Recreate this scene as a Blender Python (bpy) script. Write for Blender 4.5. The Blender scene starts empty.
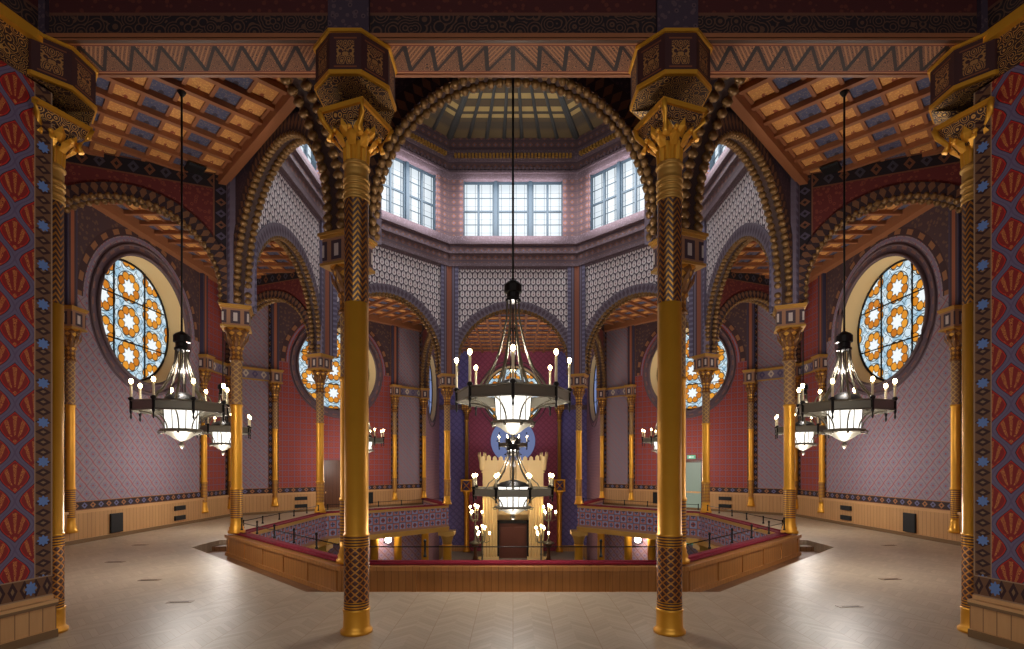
import bpy, bmesh, math, random
from math import sin, cos, pi, sqrt, radians, tan, atan2
random.seed(7)
SC = bpy.context.scene
COL = SC.collection
F = 529.0; CAMZ = 1.716
CX, CY = 0.0, 13.968          # centre of the octagon
A = 6.0; B = 9.66             # inner and outer apothem
T22 = tan(pi/8)
CEIL = 7.92; CAP = 5.14

# ------------------------------------------------------------------ materials
def srgb(r, g, b):
    def f(c):
        c /= 255.0
        return c/12.92 if c <= 0.04045 else ((c+0.055)/1.055)**2.4
    return (f(r), f(g), f(b), 1.0)

class G:                       # node graph helper
    def __init__(s, name):
        s.m = bpy.data.materials.new(name); s.m.use_nodes = True
        s.t = s.m.node_tree; s.t.nodes.clear()
        s.out = s.t.nodes.new('ShaderNodeOutputMaterial')
    def node(s, k): return s.t.nodes.new(k)
    def link(s, a, b): s.t.links.new(a, b)
    def math(s, op, *a):
        n = s.node('ShaderNodeMath'); n.operation = op
        for i, x in enumerate(a):
            if isinstance(x, X): s.link(x.s, n.inputs[i])
            else: n.inputs[i].default_value = float(x)
        return X(s, n.outputs[0])
    def uv(s):
        n = s.node('ShaderNodeUVMap'); q = s.node('ShaderNodeSeparateXYZ')
        s.link(n.outputs[0], q.inputs[0]); s.uvs = n.outputs[0]
        return X(s, q.outputs[0]), X(s, q.outputs[1])
    def objc(s):
        n = s.node('ShaderNodeTexCoord'); q = s.node('ShaderNodeSeparateXYZ')
        s.link(n.outputs['Object'], q.inputs[0]); s.uvs = n.outputs['Object']
        return X(s, q.outputs[0]), X(s, q.outputs[1]), X(s, q.outputs[2])
    def vec(s, x, y, z=0.0):
        n = s.node('ShaderNodeCombineXYZ')
        for i, v in enumerate((x, y, z)):
            if isinstance(v, X): s.link(v.s, n.inputs[i])
            else: n.inputs[i].default_value = v
        return n.outputs[0]
    def noise(s, vec, scale, detail=3):
        n = s.node('ShaderNodeTexNoise'); n.inputs['Scale'].default_value = scale
        n.inputs['Detail'].default_value = detail
        s.link(vec, n.inputs['Vector']); return X(s, n.outputs[0])
    def vor(s, vec, scale):
        n = s.node('ShaderNodeTexVoronoi'); n.inputs['Scale'].default_value = scale
        s.link(vec, n.inputs['Vector']); return X(s, n.outputs['Distance'])
    def white(s, vec):
        n = s.node('ShaderNodeTexWhiteNoise'); s.link(vec, n.inputs['Vector']); return X(s, n.outputs['Value'])
    def mix(s, f, a, b):
        n = s.node('ShaderNodeMix'); n.data_type = 'RGBA'
        for i, x in ((0, f), (6, a), (7, b)):
            if isinstance(x, X): s.link(x.s, n.inputs[i])
            elif isinstance(x, (tuple, list)): n.inputs[i].default_value = x if len(x) == 4 else (*x, 1)
            elif isinstance(x, (int, float)): n.inputs[i].default_value = x
            else: s.link(x, n.inputs[i])
        return n.outputs[2]
    def finish(s, col, rough=0.7, metal=0.0, emit=None, bump=None, spec=0.35, bstr=0.3):
        p = s.node('ShaderNodeBsdfPrincipled')
        def put(k, v):
            if isinstance(v, X): s.link(v.s, p.inputs[k])
            elif isinstance(v, (int, float)): p.inputs[k].default_value = v
            elif isinstance(v, tuple): p.inputs[k].default_value = v
            else: s.link(v, p.inputs[k])
        put('Base Color', col); put('Roughness', rough); put('Metallic', metal); put('Specular IOR Level', spec)
        if emit is not None:
            put('Emission Color', col); put('Emission Strength', emit)
            for lk in list(p.inputs['Base Color'].links): s.t.links.remove(lk)
            p.inputs['Base Color'].default_value = (.02, .02, .02, 1)
        if bump is not None:
            b = s.node('ShaderNodeBump'); b.inputs['Strength'].default_value = bstr; b.inputs['Distance'].default_value = 0.02
            s.link(bump.s, b.inputs['Height']); s.link(b.outputs[0], p.inputs['Normal'])
        s.link(p.outputs[0], s.out.inputs[0]); return s.m

class X:
    def __init__(s, g, sk): s.g = g; s.s = sk
    def __add__(s, o): return s.g.math('ADD', s, o)
    __radd__ = __add__
    def __sub__(s, o): return s.g.math('SUBTRACT', s, o)
    def __rsub__(s, o): return s.g.math('SUBTRACT', o, s)
    def __mul__(s, o): return s.g.math('MULTIPLY', s, o)
    __rmul__ = __mul__
    def __truediv__(s, o): return s.g.math('DIVIDE', s, o)
    def lt(s, o): return s.g.math('LESS_THAN', s, o)
    def gt(s, o): return s.g.math('GREATER_THAN', s, o)
    def abs(s): return s.g.math('ABSOLUTE', s)
    def fr(s): return s.g.math('FRACT', s)
    def fl(s): return s.g.math('FLOOR', s)
    def sin(s): return s.g.math('SINE', s)
    def cos(s): return s.g.math('COSINE', s)
    def sqrt(s): return s.g.math('SQRT', s)
    def min(s, o): return s.g.math('MINIMUM', s, o)
    def max(s, o): return s.g.math('MAXIMUM', s, o)
    def atan2(s, o): return s.g.math('ARCTAN2', s, o)
    def par(s): return (s*0.5).fr().gt(0.25)      # parity of an integer value

def hyp(a, b): return (a*a+b*b).sqrt()
def band(x, lo, hi): return x.gt(lo)*x.lt(hi)

def plain(name, c, rough=0.6, metal=0.0, spec=0.35):
    g = G(name); return g.finish(srgb(*c), rough, metal, spec=spec)

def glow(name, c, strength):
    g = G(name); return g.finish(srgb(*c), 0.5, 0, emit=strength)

# pattern colours: functions that return a colour socket
def c_diaper(g, u, v, base, line, motif, p=0.30, w=0.05, flip=False):
    if flip: u = u*-1.0
    wob = ((u-v)*(2*pi/p)).sin()*0.02
    a = ((u+v)/p+wob).fr(); b = ((u-v)/p).fr()
    ln = a.min(1-a); l2 = b.min(1-b)
    r = hyp(a-0.5, b-0.5)
    an = (a-0.5).atan2(b-0.5)
    pet = r.lt(((an*4).cos().abs())*0.22+0.12)
    c = g.mix(pet, base, motif)
    c = g.mix(r.lt(0.09), c, line)
    c = g.mix(l2.lt(w)*0.45, c, srgb(84, 70, 80))
    return g.mix(ln.lt(w*1.15)*0.9, c, line)
def c_redgrid(g, u, v, base, line, dot, p=0.22):
    a = (u/p).fr(); b = (v/p).fr()
    ln = (a.min(1-a)).min(b.min(1-b))
    r = hyp(a-0.5, b-0.5)
    c = g.mix(ln.lt(0.07), base, line)
    c = g.mix(band(r, 0.16, 0.3)*(((a-0.5).atan2(b-0.5))*4).cos().gt(0.0), c, dot)
    return c
def c_border(g, s, t, p=0.22, dark=srgb(48, 32, 34), a1=srgb(150, 100, 62), a2=srgb(96, 96, 130)):
    """s across -0.5..0.5, t along"""
    f = (t/p).fr()-0.5; par = (t/p).fl().par()
    r = f.abs()+s.abs()
    c = g.mix(r.lt(0.36), dark, g.mix(par, a1, a2))
    c = g.mix(r.lt(0.14), c, dark)
    return g.mix(s.abs().gt(0.41), c, a1)

PURP = srgb(140, 124, 132); PRED = srgb(150, 78, 84); PBLUE = srgb(120, 112, 130); TAN = srgb(176, 128, 84)
DPURP = srgb(82, 66, 88)
RED = srgb(140, 56, 48); REDL = srgb(122, 84, 98)

def m_wall(name, kind, uc=0.0, zc=5.52, half=2.485, flip=False):
    g = G(name); u, v = g.uv()
    pur = c_diaper(g, u, v, PURP, PRED, PBLUE, 0.36, flip=flip)
    red = c_redgrid(g, u, v, RED, REDL, srgb(156, 78, 60))
    main = pur if kind == 'purple' else red
    # spandrels above the round window
    r = hyp(u-uc, v-zc)
    sp = g.mix(g.vor(g.vec(u, v), 9.0).lt(0.33), srgb(74, 54, 58), srgb(100, 74, 62))
    an = (v-zc).atan2(u-uc)
    dots = ((an*30).cos()).gt(0.1)
    up = v.gt(zc)
    col = g.mix(up*r.gt(2.28), main, sp)
    col = g.mix(up*r.gt(2.08)*r.lt(2.28), col, g.mix(dots*band(r, 2.12, 2.24), srgb(66, 44, 46), srgb(140, 96, 66)))
    col = g.mix(up*band(r, 2.0, 2.05), col, srgb(120, 105, 128))
    col = g.mix(r.lt(1.95), col, g.mix(dots*band(r, 1.78, 1.9), srgb(92, 74, 84), srgb(122, 86, 80)))
    # frame border of the panel
    e = half-(u-uc).abs()
    bz = v-0.72
    col = g.mix(e.lt(0.16), col, c_border(g, (e-0.08)/0.16, v, 0.2))
    col = g.mix(band(bz, 0, 0.2), col, c_border(g, (bz-0.1)/0.2, u, 0.24))
    # ground floor below the gallery
    low = c_diaper(g, u, v, srgb(150, 120, 130), srgb(120, 70, 70), srgb(128, 116, 150), 0.34)
    col = g.mix(v.lt(-0.2), col, low)
    return g.finish(col, 0.75)

def m_flank(name, kind):
    g = G(name); u, v = g.uv()
    pur = c_diaper(g, u, v, PURP, PRED, PBLUE, 0.30)
    red = c_redgrid(g, u, v, RED, REDL, srgb(156, 78, 60))
    main = pur if kind == 'purple' else red
    e = (u.abs()-3.243).abs()            # flank panels are centred on |u| = 3.243
    col = g.mix(e.gt(0.54), main, c_border(g, (e-0.62)/0.17, v, 0.2))
    bz = v-0.72
    col = g.mix(band(bz, 0, 0.2), col, c_border(g, (bz-0.1)/0.2, u, 0.24))
    col = g.mix(band(v, 4.74, 5.14), col, c_border(g, (v-4.94)/0.4, u, 0.3, srgb(120, 108, 128), srgb(196, 180, 160), srgb(90, 80, 110)))
    col = g.mix(band(v, 5.1, 5.16), col, srgb(190, 150, 80))
    low = c_diaper(g, u, v, srgb(150, 120, 130), srgb(120, 70, 70), srgb(128, 116, 150), 0.34)
    col = g.mix(v.lt(-0.2), col, low)
    return g.finish(col, 0.75)

def m_lattice():
    g = G('white_scale_lattice'); u, v = g.uv()
    px, pz = 0.19, 0.23
    row = (v/pz).fl().par()
    a = (u/px+row*0.5).fr()-0.5; b = (v/pz).fr()-0.5
    r = hyp(a/(0.40-b*0.2), b/0.52)
    c = g.mix(r.lt(1.0), srgb(84, 72, 86), srgb(222, 214, 216))
    c = g.mix(hyp(a/0.11, (b+0.12)/0.16).lt(1.0), c, srgb(128, 80, 92))
    c = g.mix((a.abs().lt(0.05))*(b.gt(0.1)), c, srgb(90, 78, 100))
    return g.finish(c, 0.7)

def m_lilac(name, c1=(98, 80, 86), c2=(118, 100, 110), c3=(76, 58, 66)):
    g = G(name); u, v = g.uv()
    n = g.vor(g.vec(u, v), 16.0)
    c = g.mix(n.lt(0.36), srgb(*c1), srgb(*c2))
    c = g.mix(n.lt(0.14), c, srgb(*c3))
    return g.finish(c, 0.75)

def m_frieze():
    g = G('painted_frieze'); u, v = g.uv()
    a = (u/0.26).fr()-0.5; b = (v/0.26).fr()-0.5
    r = a.abs()+b.abs()
    c = g.mix(r.lt(0.36), srgb(92, 70, 72), srgb(126, 86, 72))
    c = g.mix(r.lt(0.15), c, srgb(104, 100, 124))
    c = g.mix((v/0.26).fr().lt(0.1), c, srgb(70, 58, 74))
    return g.finish(c, 0.75)

def m_spandrel():
    g = G('red_spandrel'); u, v = g.uv()
    n = g.vor(g.vec(u, v), 11.0)
    c = g.mix(n.lt(0.35), srgb(100, 42, 42), srgb(122, 62, 50))
    c = g.mix(n.lt(0.12), c, srgb(76, 32, 40))
    d = CEIL-v
    c = g.mix(d.lt(0.34), c, c_border(g, (d-0.17)/0.34, u, 0.28, srgb(34, 28, 34), srgb(110, 70, 50), srgb(70, 64, 76)))
    e = u.abs()
    c = g.mix(e.gt(1.55), c, c_border(g, (e-1.7)/0.3, v, 0.24, srgb(36, 30, 38), srgb(116, 78, 60), srgb(84, 78, 100)))
    return g.finish(c, 0.75)

def m_pier():
    g = G('striped_pier'); u, v = g.uv()
    s = u.abs()                       # distance from the corner of the octagon
    dots = ((v/0.16).fr()-0.5).abs().lt(0.22)
    c = g.mix(s.lt(0.10), srgb(108, 98, 116), srgb(140, 84, 64))
    c = g.mix(band(s, 0.20, 0.36), c, g.mix(dots, srgb(92, 84, 108), srgb(118, 116, 142)))
    c = g.mix(band(s, 0.10, 0.13), c, srgb(60, 46, 56))
    c = g.mix(band(s, 0.20, 0.225), c, srgb(60, 46, 56))
    return g.finish(c, 0.7)

def m_pilaster():
    g = G('striped_pilaster'); u, v = g.uv()
    s = (u.abs()-2.4853).abs()
    c = g.mix(s.lt(0.045), srgb(70, 52, 58), srgb(146, 86, 60))
    c = g.mix(s.gt(0.10), c, srgb(66, 60, 82))
    return g.finish(c, 0.7)

def m_archivolt(name, c1, c2):
    g = G(name); u, v = g.uv()        # u along arch, v across
    f = (u/0.17).fr()-0.5
    c = g.mix((f.abs()+(v-0.15).abs()*3).lt(0.4), srgb(*c1), srgb(*c2))
    return g.finish(c, 0.7)

def m_coffer():
    g = G('coffer_panels'); u, d = g.uv()   # u along face, d from 0 at the octagon wall
    pu, pd = 0.55, 0.405
    iv = (d/pd).fl(); a = (u/pu).fr()-0.5; b = (d/pd).fr()-0.5
    par = iv.par()
    r = hyp(a*1.3, b); an = (a*1.3).atan2(b)
    star = r.lt((an*4).cos()*0.10+0.24)
    small = g.vor(g.vec(u, d), 26.0).lt(0.36)
    org = g.mix(star, srgb(206, 144, 84), srgb(146, 72, 48))
    org = g.mix(small, org, srgb(224, 170, 96))
    blu = g.mix(star, srgb(78, 80, 108), srgb(60, 52, 66))
    blu = g.mix(small*(1-star), blu, srgb(112, 104, 112))
    blu = g.mix(a.abs().lt(0.035), blu, srgb(46, 42, 56))
    return g.finish(g.mix(par, org, blu), 0.7)

def m_soffit():
    g = G('gilt_soffit_ornament'); u, v = g.uv()   # u along beam, v 0..0.5 across
    p = 0.272
    a = (u.abs()/p).fr()-0.5
    b = (v-0.25)/0.36
    n = g.vor(g.vec(u, v), 20.0)
    orn = ((n*42.0).sin()).gt(0.2)
    c = g.mix(orn, srgb(70, 44, 34), srgb(168, 112, 76))
    hat = (((a-b)*6).fr()).lt(0.4)*(a-b).gt(0.0)
    c = g.mix(hat, c, srgb(176, 120, 80))
    c = g.mix((a-b).abs().lt(0.07), c, srgb(48, 28, 26))
    c = g.mix(a.abs().gt(0.42), c, srgb(40, 26, 26))
    edge = (v-0.25).abs()
    c = g.mix(edge.gt(0.18), c, srgb(128, 62, 42))
    c = g.mix(band(edge, 0.20, 0.212), c, srgb(190, 130, 80))
    c = g.mix(edge.gt(0.238), c, srgb(150, 124, 112))
    return g.finish(c, 0.65)

def m_lintel():  # scroll and red panel colours darkened to carry the beam's shade
    g = G('shade_toned_scroll_frieze'); u, v = g.uv()    # v height
    z0 = 5.92
    s = v-z0
    n = g.vor(g.vec(u, v), 8.0)
    scroll = ((n*30.0).sin()).gt(0.45)
    c = g.mix(scroll, srgb(34, 24, 28), srgb(88, 60, 46))
    c = g.mix(s.lt(0.05), c, srgb(104, 92, 108))
    c = g.mix(band(s, 0.05, 0.08), c, srgb(70, 34, 30))
    red = g.mix(g.vor(g.vec(u, v), 14.0).lt(0.3), srgb(70, 28, 28), srgb(92, 44, 34))
    c = g.mix(s.gt(0.27), c, red)
    c = g.mix(band(s, 0.25, 0.28), c, srgb(96, 60, 46))
    return g.finish(c, 0.8)

def m_ogee():
    g = G('red_ogee_wall'); u, v = g.uv()         # u 0 at the column, going to the viewer
    P, Q = 0.33, 0.23
    uu = u-0.33
    w = (v*(2*pi/Q)).sin()*-0.04
    a = (uu/P+v/(2*Q)+w).fr(); b = (uu/P-v/(2*Q)-w).fr()
    ln = (a.min(1-a)).min(b.min(1-b))
    n = g.vor(g.vec(u*1.6, v), 17.0)
    pal = ((n*34).sin()).gt(0.5)
    ox = (a+b-1)*0.5; oy = (a-b)*0.5
    an = ox.atan2(oy+0.26); rr = hyp(ox, oy+0.26)
    pal = (((an*11).cos()).gt(0.25)*band(rr, 0.14, 0.52)).max(hyp(ox*1.6, oy+0.3).lt(0.08))
    pal = pal*(((g.vor(g.vec(u*1.6, v), 40.0))*9).sin().abs().gt(0.55).max(0.0))
    c = g.mix(pal, srgb(126, 26, 24), srgb(186, 112, 56))
    c = g.mix(ln.lt(0.16)*ln.gt(0.12), c, srgb(172, 30, 26))
    c = g.mix(ln.lt(0.105), c, srgb(100, 88, 114))
    c = g.mix(ln.lt(0.022), c, srgb(90, 76, 104))
    c = g.mix(band(ln, 0.10, 0.125), c, srgb(56, 24, 30))
    # border strip next to the column and the foot
    q = 0.39
    def strip(s, t):
        f = (t/q).fr()-0.5
        st = hyp(f*q, s*0.15); an = (f*q).atan2(s*0.15)
        m = g.mix(((t/0.078).fr()-0.5).abs()*0.9+s.abs() , srgb(0,0,0), srgb(0,0,0))
        dia = (((t/0.1).fr()-0.5).abs()+(((s*1.0)+0.5).fr()-0.5).abs()*0.9)
        k = g.mix(dia.lt(0.42), srgb(104, 70, 46), srgb(50, 22, 24))
        k = g.mix(dia.lt(0.16), k, srgb(120, 92, 64))
        k = g.mix(st.lt((an*8).cos()*0.008+0.045), k, srgb(92, 122, 178))
        return g.mix(s.abs().gt(0.44), k, srgb(146, 118, 92))
    c = g.mix(u.lt(0.165), c, strip((u-0.085)/0.16, v))
    c = g.mix(v.lt(0.62), c, strip((v-0.52)/0.2, u))
    return g.finish(c, 0.7, bump=pal, bstr=0.15)

def m_wood(name, c1, c2, board=0.14, rough=0.4, vert=True, seam=0.62):
    g = G(name); u, v = g.uv()
    if not vert: u, v = v, u
    k = (u/board).fl(); f = (u/board).fr()
    n = g.noise(g.vec(u*14, v*1.3, k), 2.2, 4)
    w = g.white(g.vec(k, 1.0))
    c = g.mix(n*0.7+w*0.3, srgb(*c1), srgb(*c2))
    c = g.mix(f.lt(0.07), c, srgb(*[x*seam for x in c1]))
    return g.finish(c, rough)

def m_floor():
    g = G('herringbone_parquet'); x, y, z = g.objc()
    w = 0.42; bw = 0.09
    f = ((x/w).fr()-0.5).abs()*w; k = (x/w).fl()
    h = (((x/w).fr()).gt(0.5))
    t = (y+f*1.0)/bw
    i = t.fl(); e = t.fr()
    val = g.white(g.vec(k*2+h, i))
    n = g.noise(g.vec(x, y), 0.7, 4); n2 = g.noise(g.vec(x*9, y*3), 3.0, 4)
    c = g.mix(val*0.65+n2*0.35, srgb(166, 148, 124), srgb(188, 170, 146))
    c = g.mix((e.lt(0.05)).max(((x/w).fr()-0.5).abs().gt(0.49)), c, srgb(160, 134, 106))
    return g.finish(c, n*0.16+0.34, spec=0.42)

def m_gold(name, c=(238, 170, 52), rough=0.38, metal=0.5):
    g = G(name); x, y, z = g.objc()
    n = g.noise(g.uvs, 3.0, 3)
    col = g.mix(n, srgb(*[k*0.88 for k in c]), srgb(*c))
    return g.finish(col, rough, metal, spec=0.5)

GOLDC = srgb(216, 156, 50); DARKC = srgb(72, 40, 34)
def m_shaft(name, kind, n, p, rough=0.4, gold=GOLDC, dark=DARKC, split=0.5):
    g = G(name); a, v = g.uv()
    if kind == 'chevron':
        f = (v/p+((a*n).fr()-0.5).abs()*2.0).fr()
    elif kind == 'diamond':
        q = ((a*n+v/p).fr()-0.5).abs(); r = ((a*n-v/p).fr()-0.5).abs()
        f = q.min(r)*2+split-0.24
    elif kind == 'rings':
        f = (v/p).fr()
    m = f.lt(split)
    if kind == 'rings': col = g.mix(m, gold, dark)
    else: col = g.mix(m, dark, gold)
    met = (1-m)*0.8 if kind == 'rings' else m*0.8
    return g.finish(col, rough, met, spec=0.5, bump=f, bstr=0.2)

def m_paintshaft():
    g = G('painted_upper_shaft'); a, v = g.uv()
    q = ((a*5+v/0.12).fr()-0.5).abs(); r = ((a*5-v/0.12).fr()-0.5).abs()
    c = g.mix(q.min(r).lt(0.12), srgb(134, 102, 78), srgb(186, 148, 88))
    return g.finish(c, 0.5, 0.15)

def m_capital():
    g = G('gilt_carved_capital'); a, v = g.uv()
    f = ((a*8).fr()-0.5).abs(); k = ((v/0.10).fr()-0.5).abs()
    m = (f+k).lt(0.42)
    c = g.mix(m, srgb(120, 78, 40), srgb(206, 152, 66))
    return g.finish(c, 0.42, m*0.6+0.15, bump=f+k, bstr=0.4)

def m_abacus():
    g = G('painted_abacus'); u, v = g.uv()
    q = ((u/0.26+0.5).fr()-0.5).abs(); k = (v-4.88).abs()
    c = g.mix(q.lt(0.36)*k.lt(0.14), srgb(150, 110, 84), srgb(66, 52, 62))
    c = g.mix(q.lt(0.15)*k.lt(0.09), c, srgb(190, 178, 172))
    return g.finish(c, 0.6)

def m_block():
    g = G('carved_octagon_block'); u, v = g.uv()     # u centred on each face
    n = g.vor(g.vec(u.abs(), v), 15.0)
    orn = ((n*30).sin()).gt(0.1)*u.abs().lt(0.085)*(v-5.7).abs().lt(0.115)
    c = g.mix(orn, srgb(62, 34, 34), srgb(176, 128, 76))
    c = g.mix(band((v-5.7).abs(), 0.13, 0.145)*u.abs().lt(0.11), c, srgb(120, 70, 44))
    return g.finish(c, 0.55, orn*0.5)

def m_carve(name='carved_gilt_relief'):
    g = G(name); x, y, z = g.objc()
    n = g.vor(g.uvs, 13.0)
    m = ((n*30).sin()).gt(0.55)
    c = g.mix(m, srgb(58, 36, 34), srgb(206, 158, 84))
    return g.finish(c, 0.45, m*0.55, bump=m, bstr=0.4)

def m_glass(name, strength):
    g = G(name); u, v = g.uv()                    # metres from the window centre, radius 1.5
    P = 0.90
    H = P*0.5
    def cell(ou, ov):
        a = ((u+ou)/P+0.5).fr()-0.5; b = ((v+ov)/(P*0.98)+0.5).fr()-0.5
        return a*P, b*P*0.98
    a, b = cell(0.0, 0.0)
    # stagger every other column by half a step
    colpar = (u/P+0.5).fl().par()
    b = ((v/(P)+0.5+colpar*0.5).fr()-0.5)*P
    r = hyp(a, b); an = a.atan2(b)
    ring = hyp(r-0.285, ((an*(8/(2*pi))).fr()-0.5)*0.215)
    pale = g.mix(g.white(g.vec((u/0.17).fl(), (v/0.17).fl())), srgb(150, 190, 214), srgb(226, 240, 246))
    ff = hyp(((u/0.255).fr()-0.5), ((v/0.255).fr()-0.5))
    c = g.mix(band(ff, 0.40, 0.47)*r.gt(0.45), pale, srgb(40, 56, 66))
    c = g.mix(r.lt(0.40), c, srgb(206, 224, 226))
    n = g.white(g.vec((an*(8/(2*pi))).fl(), (u/P+0.5).fl(), (v/P).fl()))
    c = g.mix(ring.lt(0.115), c, g.mix(n, srgb(190, 104, 14), srgb(236, 160, 48)))
    c = g.mix(band(ring, 0.100, 0.122), c, srgb(46, 30, 16))
    star = r.lt((an*8).cos()*0.05+0.17)
    c = g.mix(star, c, srgb(244, 250, 252))
    c = g.mix(band(r, 0.405, 0.425), c, srgb(50, 50, 46))
    return g.finish(c, 0.3, 0, emit=strength)

def m_pane(name, strength):
    g = G(name); u, v = g.uv()
    n = g.noise(g.vec(u, v), 1.1, 2)
    c = g.mix(n, srgb(214, 232, 246), srgb(244, 250, 252))
    a = ((u/0.27).fr()-0.5).abs(); b = ((v/0.5).fr()-0.5).abs()
    c = g.mix((b.gt(0.485)), c, srgb(150, 170, 185))
    return g.finish(c, 0.3, 0, emit=strength)

def m_front():
    g = G('painted_gallery_front'); u, v = g.uv()
    p = 0.255
    a = (u/p).fr()-0.5; b = (v/p).fr()-0.5
    par = ((u/p).fl()+(v/p).fl()).par()
    r = hyp(a, b)
    c = g.mix(par, srgb(168, 104, 100), srgb(136, 140, 172))
    c = g.mix(r.lt(0.3), c, g.mix(par, srgb(124, 128, 166), srgb(160, 78, 70)))
    c = g.mix(a.abs().min(b.abs()).lt(0.06)*r.lt(0.3), c, srgb(70, 54, 66))
    c = g.mix(a.abs().max(b.abs()).gt(0.46), c, srgb(88, 72, 84))
    c = g.mix(v.gt(0.14), c, srgb(170, 130, 104))
    c = g.mix(v.lt(-0.47), c, srgb(150, 110, 90))
    return g.finish(c, 0.6)

def m_dome():
    g = G('dome_coffers'); u, d = g.uv(); d = 5.8-d
    n = g.noise(g.vec(u, d), 2.0, 2)
    rows = band(d, 4.62, 4.78).max(band(d, 4.3, 4.5)).max(band(d, 3.75, 3.97))
    c = g.mix(((d/0.31).fl()).par(), srgb(96, 86, 72), srgb(110, 94, 72))
    c = g.mix(rows, c, srgb(206, 178, 116))
    c = g.mix(d.gt(5.35), c, srgb(120, 102, 74))
    return g.finish(c, 0.7)

M = {}
M['wall_p'] = m_wall('purple_diaper_wall', 'purple'); M['wall_q'] = m_wall('purple_diaper_wall_mirrored', 'purple', flip=True); M['wall_r'] = m_wall('red_grid_wall', 'red')
M['flank_r'] = m_flank('red_flank_wall', 'red'); M['flank_p'] = m_flank('purple_flank_wall', 'purple')
M['lattice'] = m_lattice(); M['lilac'] = m_lilac('lilac_moulding'); M['darklilac'] = m_lilac('dark_lilac', (62, 48, 60), (86, 66, 72), (46, 34, 44))
M['roundmould'] = plain('round_moulding_paint', (98, 80, 84), 0.7); M['frieze'] = m_frieze(); M['spandrel'] = m_spandrel(); M['pier'] = m_pier(); M['pilaster'] = m_pilaster()
M['arch_out'] = m_archivolt('dark_archivolt', (50, 36, 42), (112, 78, 56)); M['arch_in'] = m_archivolt('grey_lilac_archivolt', (112, 102, 116), (86, 72, 86))
M['coffer'] = m_coffer(); M['soffit'] = m_soffit(); M['lintel'] = m_lintel(); M['ogee'] = m_ogee()
M['oak'] = m_wood('oak_wainscot', (170, 124, 78), (198, 152, 100), 0.12, 0.5, True, 0.72)
M['oakflat'] = m_wood('oak_moulding', (186, 140, 90), (206, 160, 108), 5.0, 0.5, False)
M['parapetwood'] = m_wood('varnished_parapet_wood', (160, 106, 54), (190, 132, 74), 0.105, 0.3, True, 0.8)
M['darkwood'] = m_wood('dark_door_wood', (70, 38, 22), (92, 54, 32), 0.16, 0.4)
M['beamwood'] = m_wood('red_brown_ceiling_beam', (132, 82, 54), (154, 98, 64), 5.0, 0.5, False)
M['floor'] = m_floor(); M['walk'] = m_wood('worn_shaded_boards', (110, 74, 46), (136, 96, 62), 0.12, 0.5); M['gold'] = m_gold('polished_gold'); M['goldm'] = m_gold('matt_gold', (196, 148, 70), 0.5, 0.5)  # walk: worn brown boards, with the shade of the sunken strip in the colour
M['chev'] = m_shaft('gilt_chevron_shaft', 'chevron', 8, 0.062, dark=srgb(58, 34, 30), gold=srgb(176, 122, 50), split=0.42); M['diam'] = m_shaft('gilt_lattice_shaft', 'diamond', 9, 0.075, dark=srgb(74, 38, 28), gold=srgb(190, 130, 60), split=0.36)
M['rings'] = m_shaft('dark_ringed_band', 'rings', 1, 0.028); M['ringsB'] = m_shaft('ringed_lower_shaft', 'rings', 1, 0.045, dark=srgb(120, 78, 46), split=0.6)
M['stud'] = m_gold('dark_gilt_studs', (128, 94, 52), 0.45, 0.35)
M['arch_soff'] = m_archivolt('brown_arch_soffit', (64, 46, 44), (112, 76, 52))
M['pshaft'] = m_paintshaft(); M['capital'] = m_capital(); M['abacus'] = m_abacus(); M['block'] = m_block(); M['carve'] = m_carve()
M['rose'] = m_glass('amber_and_pale_blue_stained_glass', 1.0)
M['fillpane'] = m_pane('rear_fill_pane', 0.3)  # glowing pane of the added rear windows, gives fill
M['pane'] = m_pane('frosted_daylit_pane', 0.85)
M['bluepane'] = glow('pale_blue_lit_glass', (150, 170, 226), 0.55)
M['front'] = m_front(); M['dome'] = m_dome()
M['velvet'] = plain('crimson_velvet', (124, 20, 42), 0.9)
M['iron'] = plain('dark_iron', (40, 38, 38), 0.45, 0.7); M['bronze'] = plain('grey_bronze', (118, 112, 98), 0.42, 0.5)
M['winframe'] = plain('grey_blue_window_frame', (44, 56, 66), 0.5)
M['cream'] = plain('cream_plaster_reveal', (216, 190, 140), 0.8)
M['black'] = plain('black_grille', (20, 20, 22), 0.6)
M['purplewall'] = None
g = G('deep_violet_wall'); u_, v_ = g.uv()
M['violet'] = g.finish(c_diaper(g, u_, v_, srgb(104, 98, 158), srgb(92, 74, 126), srgb(120, 112, 172), 0.36), 0.75)
g = G('mauve_ark_side_wall'); u_, v_ = g.uv()
M['arkside'] = g.finish(c_diaper(g, u_, v_, srgb(146, 112, 124), srgb(140, 70, 76), srgb(112, 98, 122), 0.3), 0.75)
g = G('maroon_ark_wall'); u_, v_ = g.uv()
M['maroon'] = g.finish(c_diaper(g, u_, v_, srgb(152, 72, 98), srgb(136, 58, 82), srgb(166, 86, 108), 0.3), 0.75)
M['stone'] = plain('pale_gilt_stone', (226, 194, 138), 0.5); M['stonedark'] = plain('ark_door', (96, 52, 40), 0.5)
M['bulb'] = glow('warm_bulb', (255, 226, 168), 30.0); M['candle'] = plain('ivory_candle_tube', (226, 212, 176), 0.5)
M['lamp'] = glow('lit_opal_glass', (255, 250, 240), 1.6); M['sconce'] = glow('lit_wall_lamp', (255, 250, 236), 9.0)
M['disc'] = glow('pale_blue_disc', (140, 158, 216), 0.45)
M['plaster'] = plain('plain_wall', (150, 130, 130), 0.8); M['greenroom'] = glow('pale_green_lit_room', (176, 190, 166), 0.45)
M['exit'] = glow('green_exit_light', (110, 190, 150), 0.8); M['white'] = plain('white_mark', (235, 240, 235), 0.6)
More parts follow.
